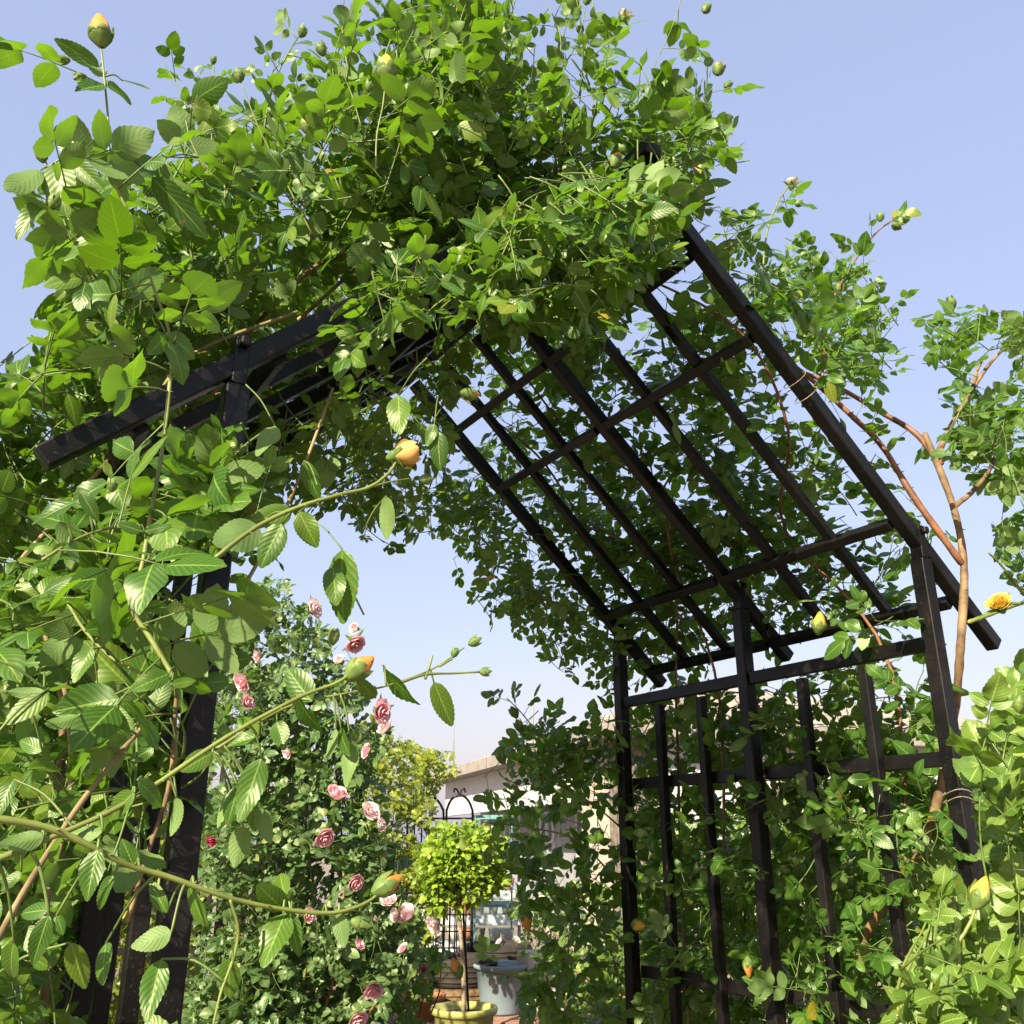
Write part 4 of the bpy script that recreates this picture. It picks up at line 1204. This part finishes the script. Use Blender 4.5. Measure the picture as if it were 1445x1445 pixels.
# yellow pot with the lime topiary
pc = F(655, 1420, 7.0)
pc = np.array([pc[0], 7.0, 0.0])
pot = empty('plant_pot', pc, 'round yellow garden pot with a raised scroll relief holding the lime topiary', 'plant pot')
MB().lathe(pc, [(0.15, 0.004), (0.165, 0.02), (0.19, 0.20), (0.205, 0.325), (0.225, 0.33), (0.232, 0.36), (0.225, 0.372), (0.205, 0.37), (0.195, 0.31), (0.0, 0.31)], 40).build('pot_body', M['pot_yellow'], pot, True)
rl = Tubes()
for sx in (-1, 1):
    pts = []
    for a in np.linspace(0, 8.5, 26):
        rr = 0.046 * (1 - a / 12)
        hx = sx * 0.055 + sx * rr * math.cos(a); hz = 0.20 + rr * math.sin(a)
        R0 = 0.1905 + (hz - 0.20) * 0.12
        pts.append(pc + np.array([R0 * math.sin(hx / R0), -R0 * math.cos(hx / R0), hz]))
    rl.add(pts, 0.009, 0.005, 6)
rl.build('scroll_relief', M['pot_yellow'], pot)
MB().lathe(pc, [(0.196, 0.325), (0.10, 0.335), (0.0, 0.338)], 24).build('soil', M['soil'], pot)
T = Plant('topiary_tree', pc + K * 0.33, 'lime green round headed topiary on a slim pale stem in the yellow pot', 'potted tree', M['leaf_t'], T_LO)
cc = F(648, 1228, 7.0)
T.cane('bark', [pc + K * 0.33, pc + np.array([-0.01, 0, 0.6]), np.array([cc[0], 7.0, 1.0]), np.array([cc[0], 7.0, cc[2] - 0.12])], 0.018, 0.012, 6, 0, 8)
for k in range(9):
    a = k * 0.7
    T.cane('bark', [np.array([cc[0], 7.0, cc[2] - 0.25]), cc + np.array([math.cos(a) * .1, math.sin(a) * .1, -.05]), cc + np.array([math.cos(a) * .22, math.sin(a) * .2, random.uniform(-.1, .12)])], 0.008, 0.003, 5)
cnt = 0
for _ in range(5000):
    v = rng.normal(size=3); v /= np.linalg.norm(v)
    f = random.random() ** 0.45
    b = cc + v * np.array([0.29, 0.29, 0.23]) * f * (1 + 0.42 * noise.noise(Vector(v * 2.0 + np.array([3.1, 0, 0])))) + K * 0.02
    if not clump(b, 7.0, -0.12): continue
    if shoot(T, b, v * 0.6 + K * 0.4 + rng.normal(size=3) * 0.3, random.uniform(0.04, 0.08), random.uniform(0.045, 0.065), 5, None, pairs=1): cnt += 1
    if cnt > 420: break
T.finish()
MB().bar(pc + np.array([0.03, 0.035, 0.32]), np.array([cc[0] + 0.03, 7.035, 1.0]), 0.016, 0.016, (0, 1, 0)).build('support_stake', M['paint'], None, label='dark stake standing in the yellow pot beside the topiary stem', cat='stake')

# tyres
def tyre(c, rad, h, label, matn, grooves=True):
    e = empty('tyre', c, label, 'tyre', 'stacked tyres at the back')
    prof = []
    n = 16
    for i in range(n + 1):
        a = -math.pi / 2 + math.pi * i / n
        z = h / 2 + h / 2 * math.sin(a) * 1.0
        r = rad - 0.05 + 0.05 * (abs(math.cos(a)) ** 0.35)
        prof.append((r, min(h - 0.001, max(0.001, z))))
    inner = rad * 0.60
    full = [(inner, 0.03), (inner + 0.03, 0.004)] + prof + [(inner + 0.03, h - 0.004), (inner, h - 0.03), (inner + 0.02, h * 0.5), (inner, 0.03)]
    MB().lathe(c, full, 48).build('casing', M[matn], e, True)
    g = MB()
    for k in range(4):
        z = h * (0.22 + 0.186 * k)
        g.lathe(c, [(rad - 0.004, z - 0.010), (rad + 0.006, z - 0.006), (rad + 0.006, z + 0.006), (rad - 0.004, z + 0.010)], 48)
    g.build('tread', M[matn], e, True)
    return e
c1 = F(648, 1400, 8.15); bx = c1[0]
tyre(np.array([bx - 0.02, 8.15, 0.19]), 0.36, 0.17, 'brown weathered tyre at the bottom of the stack behind the yellow pot', 'wicker')
tyre(np.array([bx, 8.15, 0.362]), 0.31, 0.20, 'dark tyre lying on top of the stack behind the yellow pot', 'rubber')
tyre(np.array([bx + 0.30, 8.85, 0.19]), 0.31, 0.20, 'dark tyre lying on the ledge behind the blue bin', 'rubber')
tyre(np.array([bx + 0.30, 8.85, 0.392]), 0.30, 0.20, 'dark tyre stacked upon another right behind the blue bin', 'rubber')
# blue bin
bc = F(707, 1390, 7.9); bc = np.array([bc[0], 7.9, 0.19])
bn = empty('plastic_tub', bc, 'blue grey plastic tub with a rolled rim right of the tyres', 'tub')
MB().lathe(bc, [(0.0, 0.004), (0.155, 0.004), (0.165, 0.02), (0.195, 0.31), (0.215, 0.315), (0.222, 0.335), (0.212, 0.345), (0.19, 0.34), (0.185, 0.30), (0.0, 0.29)], 36).build('tub_body', M['bin'], bn, True)
MB().lathe(bc, [(0.186, 0.303), (0.0, 0.312)], 24).build('soil', M['soil'], bn)
# terracotta pots
for i, (x, y, d, r, lab) in enumerate(((576, 1432, 6.6, 0.13, 'orange terracotta pot at the bottom edge below the pink roses'), (598, 1412, 7.6, 0.16, 'wide terracotta bowl left of the tyre stack'))):
    c = F(x, y, d); z0 = 0.0 if i == 0 else 0.19; c = np.array([c[0], d, z0])
    h = 0.30 if i == 0 else 0.17
    MB().lathe(c, [(0, 0.003), (r * 0.62, 0.003), (r * 0.9, h * 0.82), (r * 1.02, h * 0.83), (r * 1.04, h), (r * 0.9, h), (r * 0.8, h * 0.7), (0, h * 0.68)], 32).build('terracotta_pot', M['terracotta'], None, True, label=lab, cat='plant pot')
# pale stone block
c = F(762, 1400, 8.0)
b = MB(); b.box((c[0], 8.0, 0.19 + 0.21), 0.30, 0.30, 0.42, (1, 0.3, 0), 0.02)
b.build('stone_block', M['chalk'], None, label='rough pale stone block standing right of the blue tub', cat='stone block')

# wrought iron screen with arched tops
scr = empty('iron_screen', F(600, 1300, 8.6) * np.array([1, 1, 0]), 'wrought iron screen with two round arches and scroll finials', 'garden screen')
def sc_pt(x, y): return F(x, y, 8.6)
for x0, x1 in ((575, 626), (630, 667)):
    xm = (x0 + x1) / 2; hw = (x1 - x0) / 2
    rod('arch_rod', [sc_pt(x0, 1230)] + [sc_pt(xm - hw * math.cos(a), 1152 - 30 * math.sin(a)) for a in np.linspace(0, math.pi, 9)] + [sc_pt(x1, 1230)], 0.011, scr)
    rod('scroll_finial', [sc_pt(xm - 8, 1118), sc_pt(xm - 7, 1113), sc_pt(xm - 3, 1115), sc_pt(xm, 1122), sc_pt(xm + 3, 1115), sc_pt(xm + 7, 1113), sc_pt(xm + 8, 1118)], 0.008, scr)
    for k in range(1, 5):
        x = x0 + (x1 - x0) * k / 5
        a = sc_pt(x, 1160); a2 = np.array([a[0], 8.6, 0.19])
        MB().bar(a2, a, 0.012, 0.012, (0, 1, 0)).build('bar', M['paint'], scr)
for y in (1155, 1200, 1260):
    MB().bar(sc_pt(560, y) + np.array([0, -0.013, 0]), sc_pt(668, y) + np.array([0, -0.013, 0]), 0.012, 0.016, K).build('rail', M['paint'], scr)
for x in (575, 628, 667):
    a = sc_pt(x, 1235); MB().bar(np.array([a[0], 8.6, 0.19]), a, 0.022, 0.022, (0, 1, 0)).build('post', M['paint'], scr)
# black wire grid panel
grid = empty('grid_panel', F(640, 1350, 8.5) * np.array([1, 1, 0]), 'black square wire grid panel behind the topiary stem', 'grid panel')
g = Tubes()
xl, xr = F(606, 1300, 8.5)[0], F(664, 1300, 8.5)[0]
zb, zt = 0.2, F(640, 1268, 8.5)[2]
for i in range(7):
    x = xl + (xr - xl) * i / 6
    g.add([(x, 8.5, zb), (x, 8.5, zt)], 0.006, 0.006, 5)
for i in range(7):
    z = zb + (zt - zb) * i / 6
    g.add([(xl, 8.491, z), (xr, 8.491, z)], 0.006, 0.006, 5)
g.build('wire_mesh', M['paint'], grid)

# glass cabinet with teal edges
gl = empty('glass_case', F(695, 1350, 9.6) * np.array([1, 1, 0]), 'tall glass case with teal edges in front of the house wall', 'glass case')
def gp(x, y, d): return F(x, y, d)
xs_ = [gp(667, 1300, 9.6)[0], gp(722, 1300, 9.6)[0]]
ztop = gp(700, 1150, 9.6)[2]
for x in xs_:
    for y in (9.6, 10.1):
        MB().bar((x, y, 0.19), (x, y, ztop), 0.018, 0.018, (0, 1, 0), 0.003).build('corner_post', M['teal'], gl)
for z in (0.85, ztop - 0.014):
    for y in (9.6, 10.1):
        MB().bar((xs_[0] + 0.0145, y, z), (xs_[1] - 0.0145, y, z), 0.02, 0.028, K).build('edge_rail', M['teal'], gl)
b = MB(); b.box(((xs_[0] + xs_[1]) / 2, 9.6, (ztop + 0.2) / 2), xs_[1] - xs_[0] - 0.034, 0.006, ztop - 0.28)
b.build('glass_pane', M['glass'], gl)
# low white stepped shelves behind the grid
sh = empty('plant_shelf', F(650, 1330, 10.6) * np.array([1, 1, 0]), 'white stepped shelf with pale pots behind the wire grid', 'shelf')
x0, x1 = F(585, 1300, 10.6)[0], F(735, 1300, 10.6)[0]
for i in range(5):
    MB().bar((x0, 10.6 + 0.22 * i, 0.40 + 0.24 * i), (x1, 10.6 + 0.22 * i, 0.40 + 0.24 * i), 0.26, 0.10, K, 0.006).build('shelf_board', M['white'], sh)
for x in (x0 + 0.03, x1 - 0.03):
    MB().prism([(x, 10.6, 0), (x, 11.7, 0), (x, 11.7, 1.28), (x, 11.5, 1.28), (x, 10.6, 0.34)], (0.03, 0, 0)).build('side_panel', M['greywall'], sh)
for i in range(4):
    for k in range(7):
        x = x0 + 0.12 + (x1 - x0 - 0.2) * (k + random.uniform(-.15, .15)) / 6.5
        r = random.uniform(0.055, 0.075)
        MB().lathe(np.array([x, 10.62 + 0.22 * i - 0.04, 0.452 + 0.24 * i]), [(0, 0.0), (r * 0.7, 0.0), (r, 0.12), (r * 0.85, 0.12), (0, 0.09)], 14).build('small_pot', M[random.choice(('chalk', 'stone', 'chalk', 'terracotta'))], None, True,
            label='small pale pot in a row on the white stepped shelf', cat='plant pot', group='small pots on the stepped shelf')

# ================================================================== the house
house = empty('house', F(868, 1190, 12.0) * np.array([1, 1, 0]), 'low cream house with a weathered sloping roof and grey fascia behind the garden', 'house')
corner = F(872, 1034, 12.0); ze = corner[2]
ha = R(-17.7)
D1 = np.array([math.sin(ha), math.cos(ha), 0.0])      # away along the left front
D2 = np.array([math.cos(ha), -math.sin(ha), 0.0])     # to the right
c0 = np.array([corner[0], 12.0, 0])
L1, L2 = 11.0, 9.0
o1 = c0 + D2 * 0.45 + D1 * 0.45                       # wall corner, inside the eaves
# roof: eaves ring and ridge
rz = ze + 1.55
def hp(a, b, z): return c0 + D1 * a + D2 * b + K * z
rb = MB()
e00, e10, e11, e01 = hp(0, 0, ze + 0.16), hp(L1, 0, ze + 0.16), hp(L1, L2, ze + 0.16), hp(0, L2, ze + 0.16)
ra, rbp = hp(L1 * 0.42, L2 * 0.42, rz), hp(L1 * 0.6, L2 * 0.6, rz)
vs = [rb.bm.verts.new(p_) for p_ in (e00, e10, e11, e01, ra, rbp)]
for f in ((0, 1, 4), (1, 5, 4), (1, 2, 5), (2, 3, 5), (3, 4, 5), (3, 0, 4)):
    rb.bm.faces.new([vs[i] for i in f])
rb.build('roof', M['roofing'], house)
fb = MB()
fb.bar(hp(-0.02, -0.02, ze + 0.07), hp(L1, -0.02, ze + 0.07), 0.10, 0.20, K)
fb.bar(hp(-0.02, 0.032, ze + 0.071), hp(-0.02, L2, ze + 0.071), 0.10, 0.20, K)
fb.build('fascia', M['fascia'], house)
sf = MB(); sf.prism([hp(0.03, 0.03, ze - 0.02), hp(L1, 0.03, ze - 0.02), hp(L1, L2, ze - 0.02), hp(0.03, L2, ze - 0.02)], K * 0.04); sf.build('soffit', M['fascia'], house)
wt = ze - 0.021
def wallbar(a0, b0, a1, b1, z0, z1, th, mat, name='wall', par=None):
    pa, pb = hp(a0, b0, (z0 + z1) / 2), hp(a1, b1, (z0 + z1) / 2)
    return MB().bar(pa, pb, th, z1 - z0, K).build(name, M[mat], par or house)
wallbar(1.2, 0.5, 2.2, 0.5, 0, wt, 0.3, 'render', 'pillar')           # lit cream pier
wallbar(2.21, 0.42, L1 - 0.3, 0.42, ze - 0.75, wt, 0.16, 'white', 'wall')          # white beam
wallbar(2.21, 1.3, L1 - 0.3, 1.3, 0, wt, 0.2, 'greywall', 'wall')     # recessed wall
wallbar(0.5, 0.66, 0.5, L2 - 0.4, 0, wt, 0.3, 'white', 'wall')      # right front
wallbar(0.34, 0.5, 1.19, 0.5, 0, wt, 0.28, 'stone', 'stone_pier')
wallbar(0.3, 2.5, 0.3, 2.9, 0, wt, 0.16, 'render', 'pillar')
wallbar(0.3, 5.6, 0.3, 6.0, 0, wt, 0.16, 'render', 'pillar')
for a in (3.4, 5.6, 7.6):
    w = MB()
    zc = 1.45
    for (p_, q_) in (((a, zc - .5), (a + 1.1, zc - .5)), ((a, zc + .5), (a + 1.1, zc + .5)), ((a, zc), (a + 1.1, zc))):
        w.bar(hp(p_[0], 1.185, p_[1]), hp(q_[0], 1.185, q_[1]), 0.05, 0.06, K)
    for da in (0.03, 0.36, 0.72, 1.07):
        w.bar(hp(a + da, 1.18, zc - .47), hp(a + da, 1.18, zc + .47), 0.05, 0.05, D1)
    wf = w.build('window_frame', M['white'], house)
    wallbar(a + 0.03, 1.196, a + 1.07, 1.196, zc - .48, zc + .48, 0.006, 'glass', 'pane', wf)
# aerial poles on the roof
for x, yb, yt_, d, lab in ((640, 1056, 985, 16.5, 'thin grey aerial pole on the roof ridge left of the arch foliage'), (752, 1028, 978, 14.0, 'thin grey aerial pole on the roof above the cream pier')):
    p1 = F(x, yb + 25, d); p2 = F(x, yt_, d)
    Tubes().add([p1, (p1 + p2) / 2, p2], 0.014, 0.012, 6).build('aerial_pole', M['greywall'], None, label=lab, cat='pole')
# dark timber fence behind the pink rose
M['timber'] = simple('dark_timber', (0.010, 0.008, 0.006), (0.03, 0.024, 0.018), 18, 0.8, 0.4, 0.004)
fn = empty('timber_fence', (-3.4, 6.6, 0), 'dark upright timber fence standing behind the pink rose bush', 'fence')
fa, fbp = np.array([-5.4, 6.1, 0]), np.array([-1.55, 7.2, 0])
fd = nrm(fbp - fa); fp = MB()
L_ = np.linalg.norm(fbp - fa); n_ = 34
for i in range(n_):
    p_ = fa + fd * L_ * (i + 0.5) / n_
    fp.bar(p_ + K * 0.06, p_ + K * (1.72 + random.uniform(-.015, .015)), 0.095, 0.018, np.cross(fd, K))
fp.build('slat_panel', M['timber'], fn)
for k in range(4):
    p_ = fa + fd * L_ * k / 3 + np.cross(fd, K) * -0.06
    MB().bar(p_, p_ + K * 1.8, 0.08, 0.08, fd).build('post', M['timber'], fn)
print('objects', len(bpy.data.objects), 'polys', sum(len(m.polygons) for m in bpy.data.meshes))
